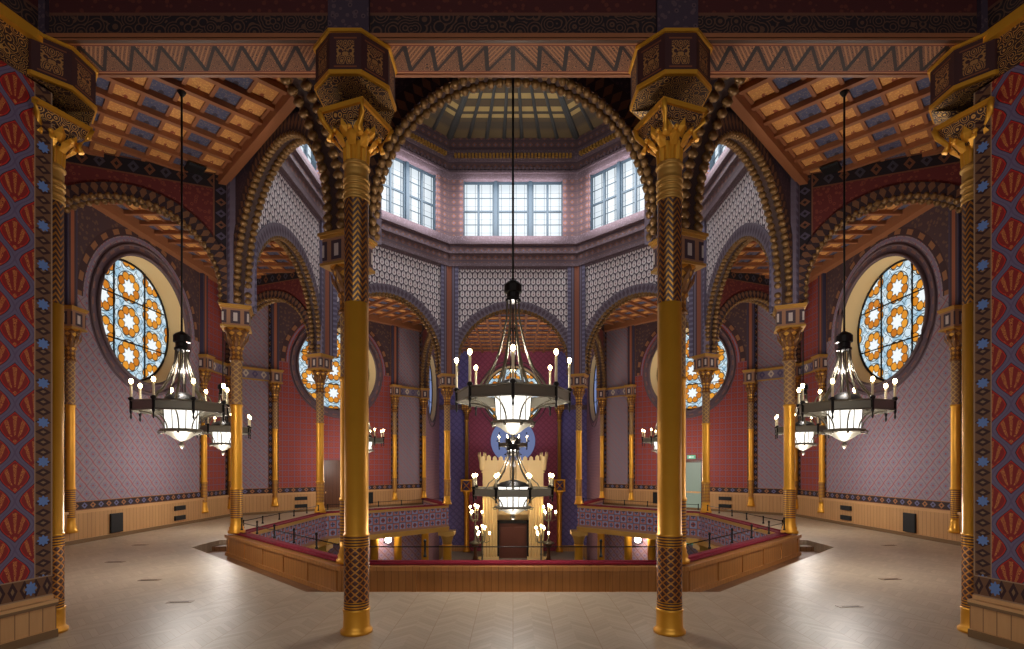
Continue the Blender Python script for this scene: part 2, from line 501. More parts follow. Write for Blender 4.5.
M['platform'] = plain('grey_carpet', (138, 130, 122), 0.9); M['steel'] = plain('brushed_steel', (136, 112, 86), 0.4, 0.2)

# ------------------------------------------------------------------ mesh builder
class MB:
    def __init__(s, T=None): s.v = []; s.f = []; s.T = T or (lambda p: p)
    def P(s, p): s.v.append(s.T(p)); return len(s.v)-1
    def face(s, pts, uvs=None, mi=0, smooth=False):
        ids = [s.P(p) for p in pts]
        s.f.append((ids, uvs or [(p[0], p[2]) for p in pts], mi, smooth))
    def box(s, x0, x1, y0, y1, z0, z1, mi=0):
        c = [(x, y, z) for x in (x0, x1) for y in (y0, y1) for z in (z0, z1)]
        b = len(s.v)
        for p in c: s.P(p)
        def q(ids, uv): s.f.append(([b+i for i in ids], [uv(c[i]) for i in ids], mi, False))
        q((0, 1, 3, 2), lambda p: (p[1], p[2])); q((4, 6, 7, 5), lambda p: (p[1], p[2]))
        q((0, 4, 5, 1), lambda p: (p[0], p[2])); q((2, 3, 7, 6), lambda p: (p[0], p[2]))
        q((0, 2, 6, 4), lambda p: (p[0], p[1])); q((1, 5, 7, 3), lambda p: (p[0], p[1]))
    def prism(s, plan, z0, z1, mi=0, uvf=None, mis=None):
        """plan: list of (x,y); side faces get uv (distance along the side centred, z)"""
        n = len(plan)
        for i in range(n):
            a, b = plan[i], plan[(i+1) % n]
            L = math.dist(a, b)
            uv = [(-L/2, z0), (L/2, z0), (L/2, z1), (-L/2, z1)] if uvf is None else uvf(i, a, b, z0, z1)
            s.face([(a[0], a[1], z0), (b[0], b[1], z0), (b[0], b[1], z1), (a[0], a[1], z1)], uv, mis[i] if mis else mi)
        for z in (z0, z1):
            s.face([(p[0], p[1], z) for p in plan], [(p[0], p[1]) for p in plan], mi)
    def frustum(s, plan0, z0, plan1, z1, mi=0, caps=True):
        n = len(plan0)
        for i in range(n):
            a, b, c, d = plan0[i], plan0[(i+1) % n], plan1[(i+1) % n], plan1[i]
            L = math.dist(a, b); K = math.dist(c, d)
            s.face([(*a, z0), (*b, z0), (*c, z1), (*d, z1)], [(-L/2, z0), (L/2, z0), (K/2, z1), (-K/2, z1)], mi)
        if caps:
            s.face([(*p, z0) for p in plan0], [p for p in plan0], mi); s.face([(*p, z1) for p in plan1], [p for p in plan1], mi)
    def ext(s, pts, d0, d1, mi=0, mif=None):
        """extrude an outline given in (u,z) between depths d0,d1 (local y); faces may be concave"""
        n = len(pts)
        s.face([(p[0], d0, p[1]) for p in pts], [p for p in pts], mi)
        s.face([(p[0], d1, p[1]) for p in pts], [p for p in pts], mi if mif is None else mif)
        for i in range(n):
            a, b = pts[i], pts[(i+1) % n]
            s.face([(a[0], d0, a[1]), (b[0], d0, b[1]), (b[0], d1, b[1]), (a[0], d1, a[1])], [(a[0], d0), (b[0], d0), (b[0], d1), (a[0], d1)], mi)
    def lathe(s, prof, n=24, c=(0, 0), mi=0, smooth=True, a0=0.0, cap=True):
        rows = []
        for r, z in prof:
            rows.append([s.P((c[0]+r*cos(a0+2*pi*i/n), c[1]+r*sin(a0+2*pi*i/n), z)) for i in range(n)])
        for j in range(len(prof)-1):
            for i in range(n):
                k = (i+1) % n
                s.f.append(([rows[j][i], rows[j][k], rows[j+1][k], rows[j+1][i]],
                            [(i/n, prof[j][1]), ((i+1)/n, prof[j][1]), ((i+1)/n, prof[j+1][1]), (i/n, prof[j+1][1])], mi, smooth))
        if cap:
            for row, (r, z) in ((rows[0], prof[0]), (rows[-1], prof[-1])):
                if r > 1e-4: s.f.append((row, [(0, z)]*n, mi, False))
    def tube(s, path, r, n=6, mi=0, closed=False):
        m = len(path); rows = []
        for i in range(m):
            p = path[i]
            if closed: a, b = path[i-1], path[(i+1) % m]
            else: a, b = path[max(0, i-1)], path[min(m-1, i+1)]
            d = [b[k]-a[k] for k in range(3)]; L = sqrt(sum(x*x for x in d)) or 1; d = [x/L for x in d]
            ref = (0, 0, 1) if abs(d[2]) < 0.9 else (1, 0, 0)
            e = (d[1]*ref[2]-d[2]*ref[1], d[2]*ref[0]-d[0]*ref[2], d[0]*ref[1]-d[1]*ref[0])
            L = sqrt(sum(x*x for x in e)); e = [x/L for x in e]
            h = (d[1]*e[2]-d[2]*e[1], d[2]*e[0]-d[0]*e[2], d[0]*e[1]-d[1]*e[0])
            rr = r[i] if isinstance(r, (list, tuple)) else r
            rows.append([s.P(tuple(p[k]+rr*(cos(2*pi*j/n)*e[k]+sin(2*pi*j/n)*h[k]) for k in range(3))) for j in range(n)])
        R = range(m) if closed else range(m-1)
        for i in R:
            for j in range(n):
                k = (j+1) % n; q = rows[(i+1) % m]
                s.f.append(([rows[i][j], rows[i][k], q[k], q[j]], [(0, 0), (1, 0), (1, 1), (0, 1)], mi, True))
        if not closed:
            s.f.append((rows[0], [(0, 0)]*n, mi, False)); s.f.append((rows[-1], [(0, 0)]*n, mi, False))
    def ball(s, c, r, n=8, m=5, mi=0, sq=(1, 1, 1)):
        b = len(s.v); rows = []
        for j in range(1, m):
            t = pi*j/m
            rows.append([s.P((c[0]+sq[0]*r*sin(t)*cos(2*pi*i/n), c[1]+sq[1]*r*sin(t)*sin(2*pi*i/n), c[2]+sq[2]*r*cos(t))) for i in range(n)])
        top = s.P((c[0], c[1], c[2]+sq[2]*r)); bot = s.P((c[0], c[1], c[2]-sq[2]*r))
        for i in range(n):
            k = (i+1) % n
            s.f.append(([top, rows[0][i], rows[0][k]], [(0, 0)]*3, mi, True))
            s.f.append(([bot, rows[-1][k], rows[-1][i]], [(0, 0)]*3, mi, True))
            for j in range(m-2):
                s.f.append(([rows[j][i], rows[j+1][i], rows[j+1][k], rows[j][k]], [(0, 0)]*4, mi, True))
    def build(s, name, mats, parent=None, merge=True):
        me = bpy.data.meshes.new(name)
        me.from_pydata(s.v, [], [f[0] for f in s.f])
        uv = me.uv_layers.new(name='UVMap')
        i = 0
        for f in s.f:
            for q in f[1]:
                uv.data[i].uv = q; i += 1
        if not isinstance(mats, (list, tuple)): mats = [mats]
        for m in mats: me.materials.append(m)
        me.polygons.foreach_set('material_index', [f[2] for f in s.f])
        me.polygons.foreach_set('use_smooth', [f[3] for f in s.f])
        bm = bmesh.new(); bm.from_mesh(me)
        if merge: bmesh.ops.remove_doubles(bm, verts=bm.verts, dist=1e-5)
        bmesh.ops.recalc_face_normals(bm, faces=bm.faces)
        bm.to_mesh(me); bm.free(); me.update()
        o = bpy.data.objects.new(name, me); COL.objects.link(o)
        if parent is not None: o.parent = parent
        return o

def tag(o, label=None, cat=None, group=None, kind=None):
    if label: o['label'] = label
    if cat: o['category'] = cat
    if group: o['group'] = group
    if kind: o['kind'] = kind
    return o
def empty(name, loc=(0, 0, 0), rz=0.0):
    o = bpy.data.objects.new(name, None); COL.objects.link(o)
    o.location = loc; o.rotation_euler = (0, 0, rz); o.empty_display_size = 0.2; return o
def struct(o, label=None, cat=None): return tag(o, label, cat, None, 'structure')
KIDS = {}
def copy_tree(o, parent=None):
    c = o.copy(); COL.objects.link(c)
    if parent is not None: c.parent = parent
    for ch in [k for k in o.children]: copy_tree(ch, c)
    return c

# ------------------------------------------------------------------ frames
def face_frame(th, cx=CX, cy=CY):
    """local (u along the face, d outward from the centre, z)"""
    n = (-sin(th), -cos(th)); t = (-cos(th), sin(th))
    return lambda p: (cx+p[0]*t[0]+p[1]*n[0], cy+p[0]*t[1]+p[1]*n[1], p[2])
TH = {'near': 0, 'near_left': 45, 'left': 90, 'far_left': 135, 'far': 180, 'far_right': 225, 'right': 270, 'near_right': 315}
FR = {k: face_frame(radians(v)) for k, v in TH.items()}
def wpt(face, u, d, z=0.0): return FR[face]((u, d, z))
def vertex(k, R):              # k: angle in degrees of the radial line
    a = radians(k); return (CX-sin(a)*R, CY-cos(a)*R)
R0 = A/cos(pi/8); R1 = B/cos(pi/8)
def segplan(d0, d1): return [(-d0*T22, d0), (d0*T22, d0), (d1*T22, d1), (-d1*T22, d1)]
def ringseg(mb, d0, d1, z0, z1, mi=0, in_mi=None, out_mi=None):
    mis = [mi if in_mi is None else in_mi, mi, mi if out_mi is None else out_mi, mi]
    def uvf(i, a, b, z0, z1):
        if i in (0, 2): return [(a[0], z0), (b[0], z0), (b[0], z1), (a[0], z1)]
        return [(a[1], z0), (b[1], z0), (b[1], z1), (a[1], z1)]
    mb.prism(segplan(d0, d1), z0, z1, mi, uvf, mis)

HUMAN = {'near': 'nearest', 'near_left': 'front left', 'left': 'left', 'far_left': 'rear left', 'far': 'far', 'far_right': 'rear right', 'right': 'right', 'near_right': 'front right'}
exec_later = []

# ------------------------------------------------------------------ arches
def arch_plate(mb, half, r, zc, z0, ztop, d0, d1, umin=None, umax=None, mi_front=0, mi_back=0, mi_soff=0, n=40):
    """wall plate over a round arch, in local (u,d,z)"""
    us = [-r*cos(pi*i/n) for i in range(n+1)]
    cols = [(-half, z0), (-r-1e-4, z0)] + [(u, zc+sqrt(max(0, r*r-u*u))) for u in us] + [(r+1e-4, z0), (half, z0)]
    if umin is not None: cols = [c for c in cols if c[0] >= umin]
    if umax is not None: cols = [c for c in cols if c[0] <= umax]
    for i in range(len(cols)-1):
        (ua, za), (ub, zb) = cols[i], cols[i+1]
        if abs(ua-ub) < 2e-4:                       # vertical jamb
            mb.face([(ua, d0, za), (ub, d0, zb), (ub, d1, zb), (ua, d1, za)], [(d0, za), (d0, zb), (d1, zb), (d1, za)], mi_soff); continue
        for d, mi in ((d0, mi_front), (d1, mi_back)):
            mb.face([(ua, d, za), (ub, d, zb), (ub, d, ztop), (ua, d, ztop)], [(ua, za), (ub, zb), (ub, ztop), (ua, ztop)], mi)
        mb.face([(ua, d0, za), (ub, d0, zb), (ub, d1, zb), (ua, d1, za)], [(ua, d0), (ub, d0), (ub, d1), (ua, d1)], mi_soff)
    a, b = cols[0], cols[-1]
    mb.face([(a[0], d0, ztop), (b[0], d0, ztop), (b[0], d1, ztop), (a[0], d1, ztop)], None, mi_soff)
def arch_path(r, zc, z0, n=40, half=False):
    p = [(-r, z0+(zc-z0)*k/3) for k in range(3)]
    p += [(-r*cos(pi*i/n), zc+r*sin(pi*i/n)) for i in range(n+1)]
    p += [(r, z0+(zc-z0)*k/3) for k in (2, 1, 0)]
    return p
def arch_band(mb, r0, r1, zc, z0, d0, d1, n=40, clip=None, mi=0, ulim=99):
    pa, pb = arch_path(r0, zc, z0, n), [(max(-ulim, min(ulim, q[0])), q[1]) for q in arch_path(r1, zc, z0, n)]
    L = 0.0
    for i in range(len(pa)-1):
        if clip and not clip(pa[i][0]): continue
        a, b, c, d = pa[i], pa[i+1], pb[i+1], pb[i]
        l = math.dist(d, c); w = r1-r0
        for dd in (d0, d1):
            mb.face([(a[0], dd, a[1]), (b[0], dd, b[1]), (c[0], dd, c[1]), (d[0], dd, d[1])], [(L, 0), (L+l, 0), (L+l, w), (L, w)], mi)
        mb.face([(a[0], d0, a[1]), (b[0], d0, b[1]), (b[0], d1, b[1]), (a[0], d1, a[1])], [(L, 0), (L+l, 0), (L+l, .1), (L, .1)], mi)
        mb.face([(d[0], d0, d[1]), (c[0], d0, c[1]), (c[0], d1, c[1]), (d[0], d1, d[1])], [(L, 0), (L+l, 0), (L+l, .1), (L, .1)], mi)
        L += l
def arch_studs(mb, r, zc, z0, ds, step=0.135, rad=0.066, clip=None):
    tot = pi*r; st = zc-z0
    n1 = max(1, int(st/step)); n = int(tot/step)
    pts = [(-r, z0+step*(k+.5)) for k in range(n1)] + [(-r*cos(pi*(i+.5)/n), zc+r*sin(pi*(i+.5)/n)) for i in range(n)] + [(r, z0+step*(k+.5)) for k in range(n1)]
    for d in ds: arch_band(mb, r, r+0.035, zc, z0, d-0.03, d+0.03, clip=clip)
    for u, z in pts:
        if clip and not clip(u): continue
        for d in ds: mb.ball((u, d, z), rad, 6, 4, 0, (1, 1.3, 1))

ARZ = 5.48; ARR = 2.05
def octagon_arch(face):
    T = FR[face]; r = ARR+0.06
    e = empty('arcade_arch', wpt(face, 0, A, CAP))
    lab = {'near': 'wide studded arch framing the white drum windows straight ahead',
           'near_left': 'tall studded arch seen at an angle between two columns, left of the centre arch',
           'near_right': 'tall studded arch seen at an angle between two columns, right of the centre arch',
           'left': 'lattice-topped arch over the left gallery, its scale panel beside the first rod-hung chandelier',
           'right': 'lattice-topped arch over the right gallery, its scale panel beside the first rod-hung chandelier',
           'far_left': 'lattice-topped arch above the gallery with the closed brown door',
           'far_right': 'lattice-topped arch above the gallery with the open pale doorway',
           'far': 'lattice-topped arch in front of the ark, behind the central chandelier'}[face]
    tag(e, lab, 'arch', None, 'thing')
    off = wpt(face, 0, A, CAP)
    TT = lambda p: tuple(a-b for a, b in zip(T(p), off))
    s = A*T22-0.34
    mb = MB(TT); arch_plate(mb, s, r, ARZ, CAP, 9.15, A-0.13, A+0.13, mi_front=0, mi_back=1, mi_soff=2)
    mb.build('spandrel_wall', [M['lattice'], M['darklilac'], M['arch_soff']], e)
    mb = MB(TT); arch_band(mb, r, r+0.30, ARZ, CAP, A-0.165, A-0.12, ulim=2.16); mb.build('archivolt', M['arch_in'], e)
    mb = MB(TT); arch_band(mb, r, r+0.30, ARZ, CAP, A+0.12, A+0.165, ulim=2.16); mb.build('outer_archivolt', M['arch_out'], e)
    mb = MB(TT); arch_studs(mb, r-0.02, ARZ, CAP, (A-0.11, A+0.11)); mb.build('stud_trim', M['stud'], e, merge=False)
    # thin frame round the scale panel
    mb = MB(TT)
    for x in (-1, 1): mb.box(x*s-0.04, x*s+0.04, A-0.16, A-0.12, CAP+0.0, 9.15)
    mb.box(-s, s, A-0.16, A-0.12, 9.07, 9.15)
    mb.build('panel_frame', M['lilac'], e)
for f in TH: octagon_arch(f)

# radial arches between the octagon and the outer wall
RLAB = {22.5: ('studded cross arch rising from behind the left near column', 'thing'),
        67.5: ('studded cross arch under the red panel beyond the left coffered ceiling', 'thing'),
        112.5: ('studded cross arch inside the left gallery beside the round window reveal', 'thing'),
        157.5: ('studded cross arch at the left side of the ark bay', 'thing'),
        202.5: ('studded cross arch at the right side of the ark bay', 'thing'),
        247.5: ('studded cross arch inside the right gallery beside the round window reveal', 'thing'),
        292.5: ('studded cross arch under the red panel beyond the right coffered ceiling', 'thing'),
        337.5: ('studded cross arch rising from behind the right near column', 'thing')}
for k, (lab, kd) in RLAB.items():
    a = radians(k); m = (-sin(a), -cos(a)); t = (-cos(a), sin(a)); Rc = (R0+R1)/2
    c0 = (CX+m[0]*Rc, CY+m[1]*Rc)
    T = (lambda m, t: (lambda p: (p[0]*m[0]+p[1]*t[0], p[0]*m[1]+p[1]*t[1], p[2]-CAP)))(m, t)
    e = empty('cross_arch', (c0[0], c0[1], CAP)); tag(e, lab, 'arch', None, kd)
    clipf = None; um = None
    if k in (22.5, 337.5): um = 0.25; clipf = lambda u: u < 0.25
    half = (R1-R0)/2-0.05
    mb = MB(T); arch_plate(mb, half, 1.7, 5.42, CAP, CEIL, -0.13, 0.13, umax=um, mi_soff=1); mb.build('spandrel_wall', [M['spandrel'], M['arch_soff']], e)
    mb = MB(T)
    for d in (-1, 1): arch_band(mb, 1.7, 1.93, 5.42, CAP, d*0.12, d*0.17, clip=clipf)
    mb.build('archivolt', M['arch_out'], e)
    mb = MB(T); arch_studs(mb, 1.69, 5.42, CAP, (-0.12, 0.12), clip=clipf); mb.build('stud_trim', M['stud'], e, merge=False)

# ------------------------------------------------------------------ drum, piers, dome
tn = 0
def trim(mb, mats, label=None):
    global tn
    tn += 1
    o = mb.build('trim_%d' % tn, mats); struct(o, label); return o
for k in range(8):
    ang = 22.5+45*k
    a = radians(ang); m = (-sin(a), -cos(a)); t = (-cos(a), sin(a))
    T = lambda p: (CX+p[0]*t[0]+p[1]*m[0], CY+p[0]*t[1]+p[1]*m[1], p[2])
    def on(d, w):              # point on the face at apothem d, w from the corner, for both sides
        c = d/cos(pi/8)
        return [(-w*cos(pi/8), c-w*sin(pi/8)), (w*cos(pi/8), c-w*sin(pi/8)), (0, c)]
    i_, o_ = on(A-0.22, 0.36-0.0), on(A+0.22, 0.36-0.0)
    plan = [i_[0], i_[2], i_[1], o_[1], o_[2], o_[0]]
    ul = [(-0.36, 0), (0, 0.36), (0.36, 0.36), (0.36, 0), (0, -0.36), (0.36, 0.36)]
    def uvf(i, a, b, z0, z1):
        ua, ub = ul[i]; return [(ua, z0), (ub, z0), (ub, z1), (ua, z1)]
    mb = MB(T); mb.prism(plan, CAP, 9.2, 0, uvf); trim(mb, M['pier'])
wn = 0
for f in TH:
    T = FR[f]
    mb = MB(T)                                                 # cornice steps between scale panels and windows
    ringseg(mb, A-0.26, A+0.2, 9.15, 9.27, 1); ringseg(mb, A-0.22, A+0.2, 9.27, 9.62, 0)
    ringseg(mb, A-0.30, A+0.2, 9.62, 9.70, 1); ringseg(mb, A-0.24, A+0.2, 9.70, 9.95, 0)
    ringseg(mb, A-0.34, A+0.2, 9.95, 10.05, 1); ringseg(mb, A-0.28, A+0.2, 10.05, 10.27, 1)
    trim(mb, [M['frieze'], M['lilac']])
    # window zone wall
    W = 1.86; z0, z1 = 10.27, 12.40
    mb = MB(T)
    h = (A-0.2)*T22
    for s in (-1, 1):
        x0, x1 = sorted((s*W, s*(h+0.14)))
        mb.box(x0, x1, A-0.2, A+0.2, z0, z1)
    mb.build('wall_drum_%s' % f, M['frieze']); o = bpy.data.objects['wall_drum_%s' % f]; struct(o)
    mb = MB(T)
    ringseg(mb, A-0.22, A+0.2, 12.40, 12.62, 1); ringseg(mb, A-0.3, A+0.2, 12.62, 12.70, 1)
    ringseg(mb, A-0.24, A+0.2, 12.70, 13.05, 0); ringseg(mb, A-0.36, A+0.2, 13.30, 13.42, 1)
    ringseg(mb, A-0.26, A+0.2, 13.05, 13.30, 1); ringseg(mb, A-0.30, A+0.2, 13.42, 13.9, 0)
    trim(mb, [M['frieze'], M['lilac']])
    mb = MB(T); n = 34
    for i in range(n):
        u = -2.2+4.4*(i+.5)/n
        mb.box(u-0.04, u+0.04, A-0.40, A-0.25, 13.17, 13.29)
    trim(mb, M['goldm'])
    mb = MB(T); n = 30
    for i in range(n):
        u = -2.25+4.5*(i+.5)/n
        mb.box(u-0.045, u+0.045, A-0.29, A-0.22, 12.74, 12.82)
    trim(mb, M['lilac'])
    # window
    wn += 1
    e = empty('window_%d' % wn, wpt(f, 0, A, 10.27)); struct(e, {'far': 'white triple clerestory window straight ahead in the drum'}.get(f, 'white triple clerestory window in the %s side of the drum' % HUMAN[f]), 'window')
    off = wpt(f, 0, A, 10.27); TT = (lambda T, off: lambda p: tuple(a-b for a, b in zip(T(p), off)))(T, off)
    cw = 1.12; gap = 0.18
    for i in (-1, 0, 1):
        uc = i*(cw+gap); a0, a1 = uc-cw/2, uc+cw/2
        mb = MB(TT)
        for x, w in ((a0, .035), (a1, .035), (uc, .04)): mb.box(x-w, x+w, A-0.06, A+0.04, z0, z1)
        for z, w in ((z0+.04, .04), (z1-.04, .04), (10.27+1.02, .03)): mb.box(a0, a1, A-0.05, A+0.03, z-w, z+w)
        for x in (uc-cw/4-0.16, uc-cw/4+0.16, uc+cw/4-0.16, uc+cw/4+0.16): mb.box(x-.006, x+.006, A-0.03, A+0.0, z0, z1)
        for z in (10.8, 11.8): mb.box(a0, a1, A-0.03, A, z-.008, z+.008)
        fo = mb.build('window_frame', M['winframe'], e)
        mb = MB(TT); mb.box(a0, a1, A+0.005, A+0.02, z0, z1); mb.build('pane', M['pane'], e)
    mb = MB(TT)
    for i in (-.5, .5): mb.box(i*(cw+gap)-gap/2+.03, i*(cw+gap)+gap/2-.03, A-0.12, A+0.1, z0, z1)
    for s in (-1, 1): mb.box(s*1.86-.04, s*1.86+.04, A-0.12, A+.1, z0, z1)
    mb.build('mullion', M['winframe'], e)
# shallow pyramid dome
DZ0, DZ1 = 13.9, 14.75
mb = MB()
for f in TH:
    T = FR[f]; d = A-0.2; h = d*T22
    p = [T((-h, d, DZ0)), T((h, d, DZ0)), (CX, CY, DZ1)]
    mb.face(p, [(-h, 0), (h, 0), (0, d)], 0)
o = mb.build('ceiling_dome', M['dome']); struct(o, 'shallow eight-sided dome with radiating ribs')
mb = MB()
for f in TH:
    T = FR[f]; d = A-0.25
    for i in range(-4, 4):
        u = (i+0.5 if True else i)*0.66
        if abs(u) > d*T22: continue
        a = T((u, d, DZ0+0.0)); b = T((u*0.08, d*0.08, DZ1-0.07))
        mb.tube([a, b], [0.07, 0.025], 4)
    mb.tube([T((-d*T22, d, DZ0)), (CX, CY, DZ1-0.06)], [0.09, 0.03], 4)
o = trim(mb, plain('slate_rib', (104, 106, 104), 0.7))

# ------------------------------------------------------------------ gallery ceiling
mb = MB()
for f in TH:
    T = FR[f]; d0, d1 = A+0.2, B
    p = [(-d0*T22, d0), (d0*T22, d0), (d1*T22, d1), (-d1*T22, d1)]
    if f == 'near': continue
    mb.face([T((x, d, CEIL)) for x, d in p], [(x+.275, d-6.38) for x, d in p], 0)
mb.face([(-4, 23.63, CEIL), (4, 23.63, CEIL), (4, 28.7, CEIL), (-4, 28.7, CEIL)], [(-4, 3.28), (4, 3.28), (4, 8.35), (-4, 8.35)], 0)
struct(mb.build('ceiling', M['coffer']), 'painted coffered gallery ceiling')
mb = MB(); mb.box(-5.3, 5.3, -3.2, 7.75, CEIL, CEIL+.1); struct(mb.build('ceiling_entrance', M['darklilac']))
for f in TH:
    if f == 'near': continue
    T = FR[f]; mb = MB(T)
    dmax = B if f != 'far' else 28.7-CY
    k = 0
    while True:                                             # long beams parallel to the octagon side
        d = 6.38+0.405*k; k += 1
        if d > dmax-0.1: break
        h = min(d, B)*T22-0.02
        mb.box(-h, h, d-0.03, d+0.03, CEIL-0.035, CEIL)
    i = -8
    while i <= 8:                                           # cross beams
        u = i*0.55; i += 1
        ds = max(6.2, abs(u)/T22+0.06)
        if ds > dmax-0.2 or (f == 'far' and abs(u) > 3.95): continue
        mb.box(u-0.045, u+0.045, ds, dmax, CEIL-0.10, CEIL)
    ringseg(mb, A+0.2, A+0.36, CEIL-0.22, CEIL)
    if f != 'far': ringseg(mb, B-0.22, B, CEIL-0.26, CEIL)
    trim(mb, M['beamwood'])

# ------------------------------------------------------------------ outer walls with round windows
WZ = 5.52; WR = 1.61
def hole_plate(mb, u0, u1, z0, z1, uc, zc, r, d, mi=0, n=64):
    angs = sorted(set([2*pi*i/n for i in range(n)] + [atan2(z-zc, u-uc) % (2*pi) for u in (u0, u1) for z in (z0, z1)]))
    def outer(a):
        c, s = cos(a), sin(a); k = 1e9
        if c > 1e-9: k = min(k, (u1-uc)/c)
        if c < -1e-9: k = min(k, (u0-uc)/c)
        if s > 1e-9: k = min(k, (z1-zc)/s)
        if s < -1e-9: k = min(k, (z0-zc)/s)
        return (uc+c*k, zc+s*k)
    for i in range(len(angs)):
        a, b = angs[i], angs[(i+1) % len(angs)]
        p = [(uc+r*cos(a), zc+r*sin(a)), (uc+r*cos(b), zc+r*sin(b)), outer(b), outer(a)]
        mb.face([(x, d, z) for x, z in p], p, mi)
def rose_window(T, uc, d, label, pane=None, depth=0.5, idx=[0]):
    global wn
    wn += 1
    off = T((uc, d, WZ)); e = empty('window_%d' % wn, off); struct(e, label, 'window')
    TT = lambda p: tuple(a-b for a, b in zip(T(p), off))
    n = 64; mb = MB(TT)
    for i in range(n):
        a, b = 2*pi*i/n, 2*pi*(i+1)/n
        q = [(uc+WR*cos(a), d, WZ+WR*sin(a)), (uc+WR*cos(b), d, WZ+WR*sin(b)), (uc+WR*.97*cos(b), d+depth, WZ+WR*.97*sin(b)), (uc+WR*.97*cos(a), d+depth, WZ+WR*.97*sin(a))]
        mb.face(q, None, 0, True)
    mb.build('reveal', M['cream'], e)
    mb = MB(TT); r = WR*.97
    pts = [(uc+r*cos(2*pi*i/n), WZ+r*sin(2*pi*i/n)) for i in range(n)]
    mb.face([(x, d+depth-.02, z) for x, z in pts], [(x-uc, z-WZ) for x, z in pts]); mb.build('pane', pane or M['rose'], e)
    mb = MB(TT)
    for s in (-1, 1):
        x = s*r*0.36; h = sqrt(r*r-x*x)
        mb.box(uc+x-.014, uc+x+.014, d+depth-.06, d+depth-.03, WZ-h, WZ+h); mb.box(uc-h, uc+h, d+depth-.06, d+depth-.03, WZ+x-.014, WZ+x+.014)
    mb.tube([(uc+(r-.02)*cos(2*pi*i/48), d+depth-.04, WZ+(r-.02)*sin(2*pi*i/48)) for i in range(48)], 0.03, 6, closed=True)
    mb.build('window_frame', M['iron'], e)
    mb = MB(TT)
    mb.tube([(uc+(WR+.05)*cos(2*pi*i/64), d-.02, WZ+(WR+.05)*sin(2*pi*i/64)) for i in range(64)], 0.045, 6, closed=True)
    mb.tube([(uc+(WR+.27)*cos(2*pi*i/64), d-.01, WZ+(WR+.27)*sin(2*pi*i/64)) for i in range(64)], 0.03, 6, closed=True)
    mb.build('round_moulding', M['roundmould'], e)
    return e

HB = B*T22; HP = A*T22
for f, kind in (('left', 'p'), ('right', 'q'), ('far_left', 'r'), ('far_right', 'r')):
    T = FR[f]
    mb = MB(T)
    hole_plate(mb, -HP, HP, -3.6, CEIL, 0, WZ, WR, B, 0)
    for s in (-1, 1):
        a, b = sorted((s*HP, s*HB))
        mb.face([(a, B, -3.6), (b, B, -3.6), (b, B, CEIL), (a, B, CEIL)], None, 1)
    mb.face([(-HB, B+.3, -3.6), (HB, B+.3, -3.6), (HB, B+.3, -3.5), (-HB, B+.3, -3.5)], None, 1)
    other = 'flank_r' if kind in 'pq' else 'flank_p'
    struct(mb.build('wall_%s' % f, [M['wall_'+kind], M[other]]))
    side = 'left' if 'left' in f else 'right'
    rose_window(T, 0, B, 'round amber and blue stained-glass window in the %s' % (('lilac %s gallery wall' % side) if kind in 'pq' else ('red wall above the %s' % ('closed brown door' if side == 'left' else 'open pale doorway'))))
    # wainscot
    mb = MB(T); mb.box(-HB+.03, HB-.03, B-0.06, B, 0.0, 0.66, 0); mb.box(-HB+.03, HB-.03, B-0.09, B, 0.66, 0.72, 1); mb.box(-HB+.03, HB-.03, B-0.10, B, 0, 0.09, 1)
    struct(mb.build('baseboard_%s' % f, [M['oak'], M['oakflat']]))
    # pilaster strips above the shafts and upper string course
    mb = MB(T)
    for u in (-HP, HP):
        mb.box(u-0.13, u+0.13, B-0.10, B, CAP, CEIL-0.2)
    trim(mb, M['pilaster'])
    mb = MB(T)
    for s in (-1, 1):
        a, b = sorted((s*(HP+.1), s*(HB-.03)))
        mb.box(a, b, B-0.10, B, 5.06, 5.14); mb.box(a, b, B-0.05, B, 4.72, 4.76)
    trim(mb, M['goldm'])
# near diagonal outer walls (mostly hidden by the entrance walls)
for f in ('near_left', 'near_right'):
    mb = MB(FR[f]); q = (-HB+2.3, HB) if f == 'near_left' else (-HB, HB-2.3); mb.box(*q, B, B+.2, -.3, CEIL); struct(mb.build('wall_%s' % f, M['arkside']))

# ark bay
AB = 28.7
for s, nm in ((-1, 'left'), (1, 'right')):
    T = (lambda s: lambda p: (s*(4.0+p[1]), p[0], p[2]))(s)
    mb = MB(T); hole_plate(mb, 23.63, AB, -3.6, CEIL, 26.0, WZ, WR, 0.0, 0)
    struct(mb.build('wall_ark_%s' % nm, M['arkside']))
    rose_window(T, 26.0, 0.0, 'narrow-looking pale blue round window in the %s side wall of the ark bay' % nm, M['bluepane'], 0.25)
mb = MB(lambda p: (p[0], AB+p[1], p[2]))
hole_plate(mb, -2.4, 2.4, -3.6, CEIL, 0, WZ, WR, 0.0, 0)
for s in (-1, 1):
    a, b = sorted((s*2.4, s*4.0)); mb.face([(a, 0, -3.6), (b, 0, -3.6), (b, 0, CEIL), (a, 0, CEIL)], None, 1)
struct(mb.build('wall_back', [M['maroon'], M['violet']]))
rose_window(lambda p: (p[0], AB+p[1], p[2]), 0, 0, 'round stained-glass window above the ark, half hidden by the central chandelier', None, 0.4)
mb = MB()
for s in (-1, 1):
    a, b = sorted((s*2.6, s*4.0)); mb.box(a, b, AB-.06, AB, -3.6, -2.6)
    mb.box(a, b, AB-.1, AB, 4.75, 5.0, 1)
trim(mb, [M['oak'], M['lilac']])

